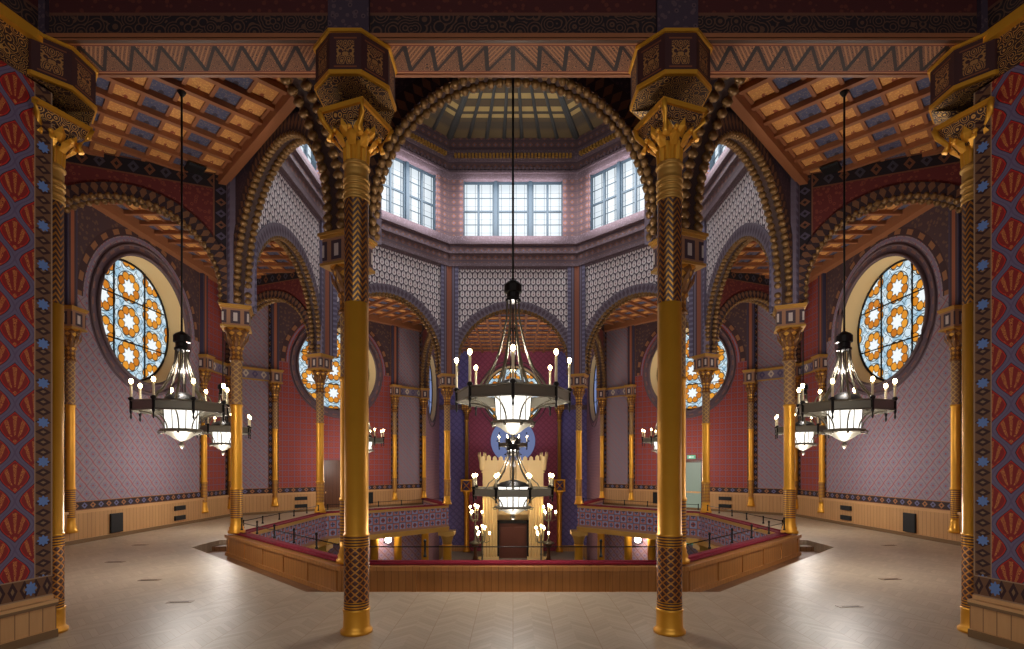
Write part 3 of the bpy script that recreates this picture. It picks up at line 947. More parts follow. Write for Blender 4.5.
# ------------------------------------------------------------------ floors
SUNK = A+0.78; SZ = -0.21
mb = MB()
def fl(face, pts, z):
    T = FR[face]; mb.face([T((x, d, z)) for x, d in pts])
def slab(face, d0, d1, z0, z1):
    m = MB(FR[face]); ringseg(m, d0, d1, z0, z1); mb.v, mb.f, base = mb.v+m.v, mb.f, len(mb.v)
    for f in m.f: mb.f.append(([i+base for i in f[0]], f[1], f[2], f[3]))
for f in ('near', 'near_left', 'near_right'):
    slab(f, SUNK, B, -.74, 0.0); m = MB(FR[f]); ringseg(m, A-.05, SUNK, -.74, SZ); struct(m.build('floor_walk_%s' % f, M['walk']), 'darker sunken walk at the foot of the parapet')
for f in ('far_left', 'far_right'):
    slab(f, A-.05, B, -.74, 0.0)
UE = 1.75
for f, s in (('left', -1), ('right', 1)):
    a0 = A-.05
    m = MB(FR[f]); m.prism([(s*UE, a0), (-s*a0*T22, a0), (-s*B*T22, B), (s*B*T22, B), (s*SUNK*T22, SUNK), (s*UE, SUNK)], -.74, 0.0)
    base = len(mb.v); mb.v += m.v
    for q in m.f: mb.f.append(([i+base for i in q[0]], q[1], q[2], q[3]))
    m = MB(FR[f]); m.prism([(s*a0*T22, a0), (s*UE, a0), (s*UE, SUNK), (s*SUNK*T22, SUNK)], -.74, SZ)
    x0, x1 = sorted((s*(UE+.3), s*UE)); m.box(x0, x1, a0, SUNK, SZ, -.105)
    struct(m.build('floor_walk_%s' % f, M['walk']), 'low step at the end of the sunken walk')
mb.box(-5.3, 5.3, -3.2, 4.31, -.74, 0.0)
for s in (-1, 1): mb.prism([(s*4.0, 4.31), (s*5.3, 4.31), (s*5.3, 5.61)], -.74, 0.0)
struct(mb.build('floor', M['floor']), 'light herringbone parquet gallery floor')
mb = MB(); mb.box(-10, 10, 5, AB, -3.8, -3.6); struct(mb.build('floor_lower', M['platform']))
mb = MB(); mb.box(-3.6, 3.6, 21.5, AB, -3.6, -2.92); 
tag(mb.build('ark_platform', M['platform']), 'grey carpeted platform in front of the ark', 'platform', None, 'thing')

# ------------------------------------------------------------------ parapets with railings
PL = {'near': 'wood panelled parapet with crimson velvet top straight in front, between the two big columns',
      'near_left': 'wood panelled parapet with velvet top slanting back on the left',
      'near_right': 'wood panelled parapet with velvet top slanting back on the right',
      'left': 'gallery parapet with velvet top on the left side, seen from its inner face',
      'right': 'gallery parapet with velvet top on the right side, seen from its inner face',
      'far_left': 'blue and red painted gallery front below the closed brown door',
      'far_right': 'blue and red painted gallery front below the open pale doorway'}
for f, lab in PL.items():
    T = FR[f]; off = wpt(f, 0, A, 0); e = empty('parapet', off); tag(e, lab, 'parapet', None, 'thing')
    TT = (lambda T, off: lambda p: tuple(a-b for a, b in zip(T(p), off)))(T, off)
    sunk = 'near' in f; zb = SZ if f in ('near', 'near_left', 'near_right', 'left', 'right') else 0.0
    mb = MB(TT); ringseg(mb, A-.02, A+.18, zb, 0.22)
    h = (A+.18)*T22
    for z0, z1, w in ((zb, zb+.07, .03), (0.17, 0.235, .035)):
        ringseg(mb, A+.17, A+.18+w, z0, z1)
    n = 5
    for i in range(n+1):
        u = -h+0.12+(2*h-.24)*i/n; mb.box(u-.045, u+.045, A+.17, A+.195, zb, .2)
    mb.build('wood_panelling', M['parapetwood'], e)
    mb = MB(TT); ringseg(mb, A-.2, A+.04, .235, .26)
    mb.tube([TT and (x, A-.03, .25) for x in (-(A-.03)*T22, (A-.03)*T22)], 0.036, 8); mb.build('velvet_cushion', M['velvet'], e)
    mb = MB(TT); ringseg(mb, A-.2, A-.02, -.55, .235); mb.build('painted_front', M['front'], e)
    mb = MB(TT); ringseg(mb, A-.30, A-.02, -.62, -.55); ringseg(mb, A-.25, A, -.72, -.62); ringseg(mb, A-.24, A-.19, .17, .235); mb.build('gilt_cornice', M['goldm'], e)
    # railing
    e = empty('railing', wpt(f, 0, A-.03, .34)); off2 = wpt(f, 0, A-.03, .34)
    T2 = (lambda T, off: lambda p: tuple(a-b for a, b in zip(T(p), off)))(T, off2)
    tag(e, {'near': 'thin dark metal rail on posts along the straight front parapet',
            'near_left': 'thin dark metal rail on posts along the slanting left parapet', 'near_right': 'thin dark metal rail on posts along the slanting right parapet',
            'left': 'thin metal rail on the left side gallery parapet', 'right': 'thin metal rail on the right side gallery parapet',
            'far_left': 'thin metal rail above the painted front below the closed brown door', 'far_right': 'thin metal rail above the painted front below the open pale doorway'}[f], 'railing', None, 'thing')
    hh = (A-.03)*T22
    us = [-2.3, -1.33, 1.33, 2.3] if f == 'near' else [-hh+.22+(2*hh-.44)*i/5 for i in range(6)]
    big = 1.0 if sunk else 0.85
    for u in us:
        mb = MB(T2); mb.lathe([(.026, .335), (.026, .36), (.016, .37), (.016, .52*big+.04), (.024, .53*big+.04), (.02, .56*big+.04), (0.004, .565*big+.04)], 8, (u, A-.03)); mb.build('post', M['iron'], e)
    mb = MB(T2); mb.tube([(us[0], A-.03, .49), (us[-1], A-.03, .49)], 0.009, 6); mb.build('rail', M['iron'], e)
# gallery end parapets beside the ark bay
for k, s in ((157.5, 'left'), (202.5, 'right')):
    a = radians(k); m = (-sin(a), -cos(a)); t = (-cos(a), sin(a))
    T = lambda p: (p[0]*m[0]+p[1]*t[0], p[0]*m[1]+p[1]*t[1], p[2])
    b = vertex(k, R0); e = empty('gallery_end_parapet', (b[0], b[1], 0)); tag(e, 'short parapet closing the %s gallery beside the ark bay' % s, 'parapet', None, 'thing')
    mb = MB(T); mb.box(.25, 3.8, -.1, .1, -.7, .22); mb.build('painted_front', M['front'], e)
    mb = MB(T); mb.box(.25, 3.8, -.13, .13, .22, .29); mb.build('velvet_cushion', M['velvet'], e)

# ------------------------------------------------------------------ columns
def leaves(mb, n, r0, z0, r1, z1, w, a0=0.0):
    for i in range(n):
        a = a0+2*pi*i/n
        def p(r, da, z): return (r*cos(a+da), r*sin(a+da), z)
        q = [p(r0, -w, z0), p(r0, w, z0), p((r0+r1)/2+.02, w*1.1, (z0+z1)/2), p(r1+.02, 0, z1), p((r0+r1)/2+.02, -w*1.1, (z0+z1)/2)]
        tip = p(r1+.05, 0, z1-.02)
        mid = p((r0+r1)/2+.05, 0, (z0+z1)/2)
        for j in range(5):
            mb.face([q[j], q[(j+1) % 5], mid], [(0, 0), (0.05, 0), (0.02, 0.05)])
def small_column(s=1.0, ab=0.30):
    """octagon / wall column, origin at floor z=0 on the axis"""
    e = empty('gilt_column'); r = 0.112*s
    mb = MB(); mb.lathe([(r*1.55, .26), (r*1.55, .31), (r*1.3, .33), (r*1.34, .38), (r*1.12, .42), (r*1.16, .45), (r*1.05, .48), (r*1.08, .58)], 24); mb.build('base', M['gold'], e)
    mb = MB(); mb.lathe([(r*1.06, .58), (r*1.06, 1.19)], 24, cap=False); mb.build('lower_shaft', M['ringsB'], e)
    mb = MB(); mb.lathe([(r*1.15, 1.19), (r*1.15, 1.23), (r, 1.25), (r, 2.98), (r*1.12, 3.0), (r*1.12, 3.04)], 24); mb.build('shaft', M['gold'], e)
    mb = MB(); mb.lathe([(r, 3.04), (r, 4.02), ], 24, cap=False); mb.build('upper_shaft', M['pshaft'], e)
    mb = MB(); mb.lathe([(r*1.25, 3.98), (r*1.3, 4.02), (r*1.05, 4.06), (r*1.05, 4.22), (r*1.35, 4.26), (r*1.2, 4.3), (r*1.35, 4.42), (r*1.9, 4.58), (r*2.3, 4.66)], 24)
    leaves(mb, 8, r*1.15, 4.28, r*2.1, 4.6, 0.3); mb.build('capital', M['capital'], e)
    mb = MB(); mb.box(-ab*.86, ab*.86, -ab*.86, ab*.86, 4.70, 5.06); mb.build('abacus', M['abacus'], e)
    mb = MB(); mb.box(-ab*.95, ab*.95, -ab*.95, ab*.95, 4.66, 4.70); mb.build('abacus_moulding', M['goldm'], e)
    mb = MB(); mb.box(-ab*.95, ab*.95, -ab*.95, ab*.95, 5.06, 5.10); mb.box(-ab*1.03, ab*1.03, -ab*1.03, ab*1.03, 5.10, 5.14); mb.build('abacus_moulding', M['goldm'], e)
    return e
c0 = small_column(1.0, 0.30)
OL = {22.5: 'gilt octagon column almost hidden behind the big left near column', 337.5: 'gilt octagon column almost hidden behind the big right near column',
      67.5: 'gilt octagon column standing at the outer end of the slanting left wood parapet', 292.5: 'gilt octagon column standing at the outer end of the slanting right wood parapet',
      112.5: 'gilt octagon column in front of the rear stained-glass window, beside the closed brown door', 247.5: 'gilt octagon column in front of the rear stained-glass window, beside the open pale doorway',
      157.5: 'gilt octagon column left of the ark, at the end of the painted gallery front', 202.5: 'gilt octagon column right of the ark, at the end of the painted gallery front'}
first = True
for k, lab in OL.items():
    o = c0 if first else copy_tree(c0); first = False
    x, y = vertex(k, R0); o.location = (x, y, 0); o.rotation_euler = (0, 0, -radians(k)); tag(o, lab, 'column', 'gilt columns of the octagon', 'thing')
w0 = None
def wcol(x, y, rz, lab):
    global w0
    if w0 is None: w0 = small_column(0.78, 0.22); w0.name = 'gilt_wall_column'; o = w0
    else: o = copy_tree(w0)
    o.location = (x, y, 0); o.rotation_euler = (0, 0, rz); tag(o, lab, 'column', 'gilt wall columns of the gallery', 'thing')
for side, sg in (('left', 1), ('right', -1)):
    d = B-0.05
    door = 'closed brown door' if side == 'left' else 'open pale doorway'
    for f, u, lab in ((side, -HP*sg, 'slim gilt wall column beside the big %s end column, before the large stained-glass window' % side),
                      (side, HP*sg, 'slim gilt wall column just past the large %s stained-glass window' % side),
                      ('far_'+side, -HP*sg, 'slim gilt wall column between lilac and red panels, outward of the %s' % door),
                      ('far_'+side, HP*sg, 'slim gilt wall column between red and lilac panels, ark side of the %s' % door)):
        x, y, z = wpt(f, u, d); wcol(x, y, -radians(TH[f]), lab)
    for k, lab in (((112.5 if sg > 0 else 247.5), 'slim gilt column in the %s corner where red and lilac flanking panels meet' % side),
                   ((157.5 if sg > 0 else 202.5), 'slim gilt column at the %s corner of the ark bay' % side)):
        x, y = vertex(k, R1-0.12); wcol(x, y, -radians(k), lab)
# columns flanking the ark wall, with lattice boxes
for s, nm in ((-1, 'left'), (1, 'right')):
    e = empty('ark_wall_column', (s*2.5, AB-.2, -2.92)); tag(e, 'very slim gilt column with lattice box against the back wall, %s of the ark' % nm, 'column', 'slim columns beside the ark', 'thing')
    mb = MB(); mb.lathe([(.1, 3.9), (.1, 7.0), (.13, 7.02), (.13, 7.1), (.1, 7.15)], 12); mb.build('shaft', M['goldm'], e)
    mb = MB(); mb.lathe([(.11, 7.15), (.13, 7.4), (.24, 7.62), (.24, 7.65)], 12); mb.box(-.26, .26, -.2, .18, 7.65, 8.0); mb.build('capital', M['capital'], e)
    mb = MB(); mb.box(-.3, .3, -.22, .18, 3.25, 3.32); mb.box(-.3, .3, -.22, .18, 3.83, 3.9)
    for x in (-.26, .26): mb.box(x-.03, x+.03, -.2, .18, 3.3, 3.85)
    mb.tube([(-.26, -.2, 3.3), (.26, -.2, 3.85)], .025, 6); mb.tube([(.26, -.2, 3.3), (-.26, -.2, 3.85)], .025, 6); mb.build('lattice_box', M['gold'], e)
    mb = MB(); mb.lathe([(.2, 0), (.2, .1), (.13, .2), (.13, 3.0), (.2, 3.2), (.2, 3.25)], 12); mb.build('lower_shaft', M['gold'], e)
# ground-floor columns below the gallery
def low_column():
    e = empty('lower_column')
    mb = MB(); mb.lathe([(.26, 0), (.26, .12), (.2, .18), (.2, .3)], 16); mb.build('base', M['gold'], e)
    mb = MB(); mb.lathe([(.17, .3), (.165, 2.3), (.19, 2.32), (.19, 2.36)], 16); mb.build('shaft', M['gold'], e)
    mb = MB(); mb.lathe([(.17, 2.36), (.19, 2.5), (.24, 2.65), (.3, 2.72)], 16); mb.box(-.3, .3, -.3, .3, 2.72, 2.87); mb.build('capital', M['goldm'], e)
    return e
l0 = low_column(); first = True
for sg, side in ((1, 'left'), (-1, 'right')):
    spots = [(vertex(157.5 if sg > 0 else 202.5, R0), 'thick gold lower column carrying the %s gallery corner by the ark' % side),
             (vertex(112.5 if sg > 0 else 247.5, R0), 'gold lower column under the middle corner of the %s gallery' % side),
             (wpt('far_'+side, sg*HP, B-.3)[:2], 'gold lower wall column in the shade under the %s gallery, next to the wall lamp' % side),
             (wpt('far_'+side, sg*HP*0.55, B-.3)[:2], 'gold lower wall column under the %s gallery, second from the ark bay' % side),
             (vertex(157.5 if sg > 0 else 202.5, R1-.3), 'gold lower column at the back corner below the %s gallery end' % side)]
    for (x, y), lab in spots:
        o = l0 if first else copy_tree(l0); first = False
        o.location = (x, y, -3.6); tag(o, lab, 'column', 'gold columns under the gallery', 'thing')

# big foreground columns
def octplan(a, rot=0.0):
    R = a/cos(pi/8); return [(R*cos(rot+pi/8+i*pi/4), R*sin(rot+pi/8+i*pi/4)) for i in range(8)]
def sqplan(h, rot): 
    R = h*sqrt(2); return [(R*cos(rot+pi/4+i*pi/2), R*sin(rot+pi/4+i*pi/2)) for i in range(4)]
def big_column(rot):
    e = empty('foreground_column'); K = .9; r = .134*K
    mb = MB(); mb.lathe([(q*K, z) for q, z in [(.18, 0), (.18, .03), (.155, .05), (.148, .07), (.148, .225), (.155, .235), (.15, .255)]], 32); mb.build('base', M['gold'], e)
    mb = MB(); mb.lathe([(.142*K, .255), (.142*K, .33)], 32, cap=False); mb.build('ringed_band', M['rings'], e)
    mb = MB(); mb.lathe([(.142*K, .885), (.142*K, 1.0)], 32, cap=False)
    mb.build('ringed_band', M['rings'], e)
    mb = MB(); mb.lathe([(.140*K, .33), (.140*K, .885)], 32, cap=False); mb.build('lattice_band', M['diam'], e)
    mb = MB(); mb.lathe([(.146*K, 1.0), (.146*K, 1.012), (r, 1.02), (r, 3.385)], 32); mb.build('shaft', M['gold'], e)
    mb = MB(); mb.lathe([(r+.001, 3.385), (r+.001, 4.43)], 32, cap=False); mb.build('chevron_band', M['chev'], e)
    mb = MB(); pr = []
    z = 4.43
    for k, (w, h) in enumerate(((.15, .03), (.138, .03), (.15, .03), (.137, .05), (.152, .025), (.14, .03), (.152, .025), (.138, .12), (.155, .03), (.14, .02))):
        pr += [(w*K-.006, z), (w*K, z+h*.3), (w*K, z+h*.7), (w*K-.006, z+h)]; z += h
    mb.lathe(pr, 32); mb.build('neck_rings', M['goldm'], e)
    zt = z                                                  # ~4.82
    mb = MB(); n = 48
    def flute(zz, rr): return [((rr+.010*cos(12*2*pi*i/n))*cos(2*pi*i/n), (rr+.010*cos(12*2*pi*i/n))*sin(2*pi*i/n)) for i in range(n)]
    mb.frustum(flute(zt, .122), zt, flute(5.02, .132), 5.02); mb.build('fluted_neck', M['gold'], e)
    mb = MB(); mb.lathe([(.15, 5.0), (.165, 5.05), (.19, 5.12), (.225, 5.25)], 24); mb.build('capital_bell', M['carve'], e)
    mb = MB(); leaves(mb, 8, .14, 4.95, .205, 5.10, .26); leaves(mb, 8, .155, 5.02, .215, 5.17, .24, pi/8)
    for i in range(8):
        a = 2*pi*i/8; mb.ball((.235*cos(a), .235*sin(a), 5.07), .025, 8, 5)
    mb.build('leaf_capital', M['gold'], e)
    mb = MB(); mb.frustum(sqplan(.20, rot), 5.16, sqplan(.235, rot), 5.26); mb.frustum(sqplan(.235, rot), 5.30, octplan(.36), 5.47); mb.build('carved_corbel', M['carve'], e)
    mb = MB(); mb.prism(sqplan(.26, rot), 5.25, 5.30)
    for i in range(4):
        a = rot+pi/4+i*pi/2
        mb.tube([(.36*cos(a), .36*sin(a), 5.27), (.33*cos(a), .33*sin(a), 5.18), (.24*cos(a), .24*sin(a), 5.08), (.27*cos(a), .27*sin(a), 5.0)], .028, 6)
    mb.build('square_plate', M['gold'], e)
    mb = MB(); mb.prism(octplan(.365), 5.52, 5.89); mb.build('octagonal_block', M['block'], e)
    mb = MB(); mb.prism(octplan(.378), 5.485, 5.525); mb.prism(octplan(.388), 5.885, 5.915)
    mb.build('gilt_rim', M['gold'], e)
    return e
FY = 5.459
for s, nm in ((-1, 'left'), (1, 'right')):
    o = big_column(s*radians(20)); o.location = (s*1.615, FY, 0)
    tag(o, 'tall gold near column with chevron band and octagonal capital, %s of the central chandelier' % nm, 'column', 'tall near columns', 'thing')
    o = big_column(s*radians(20)); o.location = (s*4.79, FY, 0)
    tag(o, 'tall gold end column against the red patterned wall at the %s edge' % nm, 'column', 'tall near columns', 'thing')

# beam over the near columns
mb = MB(); Y0, Y1 = 5.235, 5.70
def beam_face():
    mb.face([(-5.2, Y0, 5.92), (5.2, Y0, 5.92), (5.2, Y1, 5.92), (-5.2, Y1, 5.92)], [(-5.2, 0), (5.2, 0), (5.2, .5), (-5.2, .5)], 1)
    for y in (Y0, Y1): mb.face([(-5.2, y, 5.92), (5.2, y, 5.92), (5.2, y, CEIL), (-5.2, y, CEIL)], None, 0)
    mb.face([(-5.2, Y0, CEIL), (5.2, Y0, CEIL), (5.2, Y1, CEIL), (-5.2, Y1, CEIL)], None, 0)
    for x in (-5.2, 5.2): mb.face([(x, Y0, 5.92), (x, Y1, 5.92), (x, Y1, CEIL), (x, Y0, CEIL)], None, 0)
beam_face()
e = empty('painted_beam', (0, 0, 0)); tag(e, 'shade-toned painted beam with zigzag soffit spanning the near columns across the top', 'beam', None, 'thing')
mb.build('beam_body', [M['lintel'], M['soffit']], e)
mb = MB()
for y in (Y0-.02, Y1-.02): mb.box(-5.2, 5.2, y, y+.04, 5.912, 5.94)
mb.box(-5.2, 5.2, Y0-.035, Y0, 5.93, 5.97)
mb.build('edge_moulding', M['beamwood'], e)
for x in (-1.615, 1.615, -4.79, 4.79):
    mb = MB(); mb.box(x-.2, x+.2, Y0-.05, Y0, 5.93, CEIL); mb.build('pilaster_strip', M['darklilac'], e)

# entrance side walls (red ogee panels) and the entrance room behind the viewer
for s, nm in ((-1, 'left'), (1, 'right')):
    d = (s*.23, -.973); L = 1.25
    p0 = (s*4.64, 5.33)
    T = (lambda s, d, p0: lambda p: (p0[0]+d[0]*p[0]+s*.973*p[1], p0[1]+d[1]*p[0]+.23*p[1], p[2]))(s, d, p0)
    mb = MB(T); mb.box(0, L, 0, .3, .36, 5.47); struct(mb.build('wall_entrance_%s' % nm, M['ogee']))
    mb = MB(T); mb.box(0, L, -.05, .2, 0, .36); struct(mb.build('baseboard_entrance_%s' % nm, M['oak']))
    mb = MB(T); mb.box(0.0, L, -.08, .2, .32, .38); mb.box(0.0, L, -.075, .2, 0, .08); mb.box(0, L, -.015, .2, .38, .42); trim(mb, M['oakflat'])
    mb = MB(T); mb.box(0, L, -.03, .2, 5.47, 5.83); trim(mb, M['carve'])
    mb = MB(T); mb.box(.0, L, -.10, .2, 5.83, 5.93); trim(mb, M['gold'])
    mb = MB(T); mb.box(0, L, -.02, .2, 5.93, CEIL); trim(mb, M['lintel'])
    mb = MB(); a, b = sorted((s*4.93, s*5.3)); mb.box(a, b, -3.2, 4.15, 0, CEIL); struct(mb.build('wall_room_%s' % nm, M['arkside']))
mb = MB()
for x0, x1 in ((-5.2, -3.6), (-1.6, -1.0), (1.0, 1.6), (3.6, 5.2)): mb.box(x0, x1, -3.2, -3.0, 0, CEIL)
mb.box(-5.2, 5.2, -3.2, -3.0, 0, 1.0); mb.box(-5.2, 5.2, -3.2, -3.0, 5.6, CEIL)
struct(mb.build('wall_rear', M['plaster']))
for x0, x1 in ((-3.6, -1.6), (-1.0, 1.0), (1.6, 3.6)):  # windows added out of view to brighten the near side
    wn += 1; e = empty('window_%d' % wn, (0, -3.1, 1.0)); struct(e, 'tall unseen window added behind the viewer for fill light', 'window')
    mb = MB(); mb.box(x0, x1, -.01, .01, 0, 4.6); mb.build('pane', M['fillpane'], e)
    mb = MB()
    for x in (x0, (x0+x1)/2, x1): mb.box(x-.05, x+.05, -.06, .06, 0, 4.6)
    for z in (0, 1.5, 3.1, 4.6): mb.box(x0, x1, -.05, .05, z-.05, z+.05)
    mb.build('window_frame', M['winframe'], e)

# ------------------------------------------------------------------ doors, vents, signs
for s, nm, f in ((1, 'left', 'far_left'), (-1, 'right', 'far_right')):
    T = FR[f]; off = wpt(f, s*-.23, B, 0); TT = (lambda T, off: lambda p: tuple(a-b for a, b in zip(T(p), off)))(T, off)
    e = empty('door_%d' % (1 if s > 0 else 2), off); struct(e, 'closed brown wooden door in the rear red wall' if s > 0 else 'open doorway with pale lit room beyond', 'door')
    u0, u1 = sorted((s*-.70, s*.24))
    mb = MB(TT)
    for x in (u0, u1): mb.box(x-.06, x+.06, B-.12, B, 0, 1.9)
    mb.box(u0-.06, u1+.06, B-.12, B, 1.84, 1.93); mb.build('door_frame', M['darkwood'], e)
    if s > 0:
        mb = MB(TT); mb.box(u0, u1, B-.085, B-.05, 0, 1.85)
        for z0, z1 in ((.15, .75), (.9, 1.7)): mb.box(u0+.12, u1-.12, B-.10, B-.08, z0, z1)
        mb.build('door_leaf', M['darkwood'], e)
    else:
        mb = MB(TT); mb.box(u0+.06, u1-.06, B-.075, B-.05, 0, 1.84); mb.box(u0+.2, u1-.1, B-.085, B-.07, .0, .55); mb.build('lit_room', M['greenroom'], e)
        x = wpt(f, s*-.23, B-.08, 1.98); e2 = empty('exit_sign', x, -radians(TH[f])); tag(e2, 'small green exit sign above the open pale doorway', 'sign', None, 'thing')
        mb = MB(); mb.box(-.16, .16, -.03, .03, -.0, .15); mb.build('sign_box', M['exit'], e2)
        mb = MB(); mb.box(-.11, .02, .03, .036, .062, .088); mb.face([(.02, .036, .03), (.02, .036, .12), (.1, .036, .075)]); mb.build('arrow', M['white'], e2)
def vent(f, u, z, w, h, lab, slats=4, grp='black wall vents'):
    x = wpt(f, u, B-.075, z); e = empty('wall_vent', x, -radians(TH[f])); tag(e, lab, 'vent', grp, 'thing')
    # local axes after rotation: x along -tangent, y outward
    mb = MB()
    mb.box(-w/2, w/2, -.02, .03, -h/2, h/2); mb.build('backing', M['black'], e)
    mb = MB()
    for i in range(slats):
        zz = -h/2+h*(i+.5)/slats; mb.box(-w/2+.02, w/2-.02, -.03, -.018, zz-.012, zz+.012)
    for x0 in (-w/2, w/2-.02): mb.box(x0, x0+.02, -.032, -.018, -h/2, h/2)
    mb.build('slat', M['iron'], e)
for s, nm in ((1, 'left'), (-1, 'right')):
    o = 'closed brown door' if s > 0 else 'open pale doorway'
    vent(nm, s*-1.19, .34, .38, .46, 'square black vent in the oak wainscot of the %s lilac wall' % nm)
    vent(nm, s*1.25, .50, .46, .13, 'upper of two black slot vents in the wainscot of the %s lilac wall' % nm, 2)
    vent(nm, s*1.25, .22, .46, .13, 'lower of two black slot vents in the wainscot of the %s lilac wall' % nm, 2)
    vent('far_'+nm, s*-1.55, .50, .46, .13, 'upper black slot vent in the wainscot, outward of the %s' % o, 2)
    vent('far_'+nm, s*-1.55, .22, .46, .13, 'lower black slot vent in the wainscot, outward of the %s' % o, 2)
    vent('far_'+nm, s*1.25, .40, .36, .46, 'square black vent on the ark side of the %s' % o)
FV = [(-8.07, 11.45, .3), (-7.09, 9.43, .5), (-5.45, 7.94, .8), (-4.19, 6.66, 1.0), (8.1, 11.4, .3), (5.7, 8.0, .8), (4.1, 6.45, 1.0)]
FVL = ['small floor hatch near the left lilac wall, farthest of its row', 'small floor hatch left of the first chandelier', 'floor hatch under the left near chandelier',
       'floor hatch closest to the viewer on the left', 'small floor hatch near the right lilac wall, farthest of its row', 'floor hatch under the right near chandelier', 'floor hatch closest to the viewer on the right']
for (x, y, k), lab in zip(FV, FVL):
    e = empty('floor_hatch', (x, y, 0), .12); tag(e, lab, 'floor hatch', 'floor hatches', 'thing')
    mb = MB(); mb.box(-.15, .15, -.05, .05, 0.0, .004); mb.build('plate', M['steel'], e)
    mb = MB(); mb.box(-.11, .11, -.03, -.015, .004, .007); mb.build('slot', M['black'], e)
for s, nm in ((-1, 'left'), (1, 'right')):      # black boxes hanging from the coffers
    e = empty('ceiling_speaker', (s*6.47, 10.77, CEIL-.14), s*radians(45)); tag(e, 'flat black box fixed under the %s coffered ceiling' % nm, 'speaker', None, 'thing')
    mb = MB(); mb.frustum(sqplan(.15, 0), -.05, sqplan(.17, 0), 0); mb.build('housing', M['black'], e)
    mb = MB(); mb.lathe([(.03, 0), (.03, .14)], 10); mb.build('bracket', M['iron'], e)

# ------------------------------------------------------------------ chandeliers (origin: ring centre)
def chandelier(rod, hz, R=.80, cz=.52):
    e = empty('chandelier'); dh = hz-1.5
    def v8(r, k, off=0.0): a = pi/4*k+off; return (r*sin(a), -r*cos(a))
    mb = MB()
    o_, i_ = [v8(R, k) for k in range(8)], [v8(R-.05, k) for k in range(8)]
    for k in range(8):
        a, b, c, d = o_[k], o_[(k+1) % 8], i_[(k+1) % 8], i_[k]
        for p, q in ((a, b), (c, d)): mb.face([(*p, -.065), (*q, -.065), (*q, .065), (*p, .065)])
        for z in (-.065, .065): mb.face([(*a, z), (*b, z), (*c, z), (*d, z)])
    for k in range(8):
        p, q = v8(R+.005, k), v8(R+.005, (k+1) % 8)
        for z in (-.07, .07): mb.tube([(*p, z), (*q, z)], .014, 6)
    mb.build('ring', M['bronze'], e)
    mb = MB()
    mb.lathe([(r, z+dh) for r, z in [(.02, 1.66), (.09, 1.62), (.125, 1.58), (.125, 1.48), (.09, 1.47), (.09, 1.40), (.11, 1.38), (.11, 1.35), (.04, 1.33)]], 16, smooth=False); mb.build('hub', M['iron'], e)
    mb = MB(); mb.tube([(0, 0, 1.62+dh), (0, 0, rod)], .016, 8); mb.lathe([(.02, rod-.18), (.06, rod-.12), (.10, rod-.02), (.10, rod)], 12); mb.build('rod', M['iron'], e)
    prof = [(r, z*(hz-.14)/1.36) for r, z in [(.085, 1.36), (.10, 1.1), (.145, .88), (.21, .64), (.30, .42), (.40, .26), (R*.65, .10), (R*.75, .0)]]
    for k in range(8):
        mb = MB()
        for da in (-.04, .04):
            mb.tube([(r*sin(pi/4*k+pi/8+da*(.6+.4*z)), -r*cos(pi/4*k+pi/8+da*(.6+.4*z)), z) for r, z in prof], .0105, 5)
        mb.tube([(*v8(R*.75, k, pi/8), 0), (*v8(R-.09, k, pi/8), 0)], .012, 5)
        mb.build('arm', M['bronze'], e)
    mb = MB()
    for k in range(4):
        x, y = v8(.05, 2*k, pi/4); mb.tube([(x, y, hz-.15), (x, y, .2)], .007, 5)
    mb.build('stem', M['iron'], e)
    for k in range(8):
        x, y = v8(R, k)
        mb = MB(); mb.lathe([(.004, -.22), (.016, -.19), (.010, -.14), (.022, -.10), (.022, .07), (.04, .09), (.04, .11), (.018, .13)], 8, (x, y))
        c = mb.build('candle_holder', M['iron'], e)
        mb = MB(); mb.lathe([(.018, .12), (.018, cz-.06), (.010, cz-.05)], 8, (x, y)); mb.build('candle', M['candle'], c)
        mb = MB(); mb.ball((x, y, cz), .028, 10, 7, 0, (1, 1, 1.45)); mb.build('bulb', M['bulb'], c)
    mb = MB(); p0 = [v8(.235, k) for k in range(8)]; p1 = [v8(.262, k) for k in range(8)]
    mb.frustum(p0, -.34, p1, .12); mb.build('lamp_glass', M['lamp'], e)
    mb = MB()
    for k in range(8): mb.tube([(*v8(.238, k), -.34), (*v8(.265, k), .12)], .007, 5)
    for r, z in ((.245, -.345), (.27, .12)): mb.tube([(*v8(r, k), z) for k in range(8)], .014, 6, closed=True)
    mb.lathe([(.27, .13), (.2, .2), (.06, .26)], 16, cap=False)
    mb.build('lantern_frame', M['iron'], e)
    mb = MB(); mb.lathe([(.30, -.34), (.31, -.37), (.26, -.40), (.18, -.44), (.10, -.50), (.04, -.53), (.02, -.56), (.05, -.59), (.02, -.64), (.003, -.66)], 16); mb.build('finial', M['bronze'], e)
    for k in range(8):
        a = pi/4*k+pi/8
        pts = []
        for i in range(9):
            q = pi/2*i/8; r = .24+(R-.10-.24)*(1-sin(q))*1.0; z = -.06-.30*(1-cos(q))-0.0
            pts.append((r*sin(a), -r*cos(a), z))
        pts += [((.30+.04*cos(w))*sin(a), -(.30+.04*cos(w))*cos(a), -.38+.04*sin(w)) for w in (0, -1.2, -2.4, -3.6)]
        mb = MB(); mb.tube(pts, .012, 5); mb.build('scroll_bracket', M['bronze'], e)
    return e
LIGHTS = []
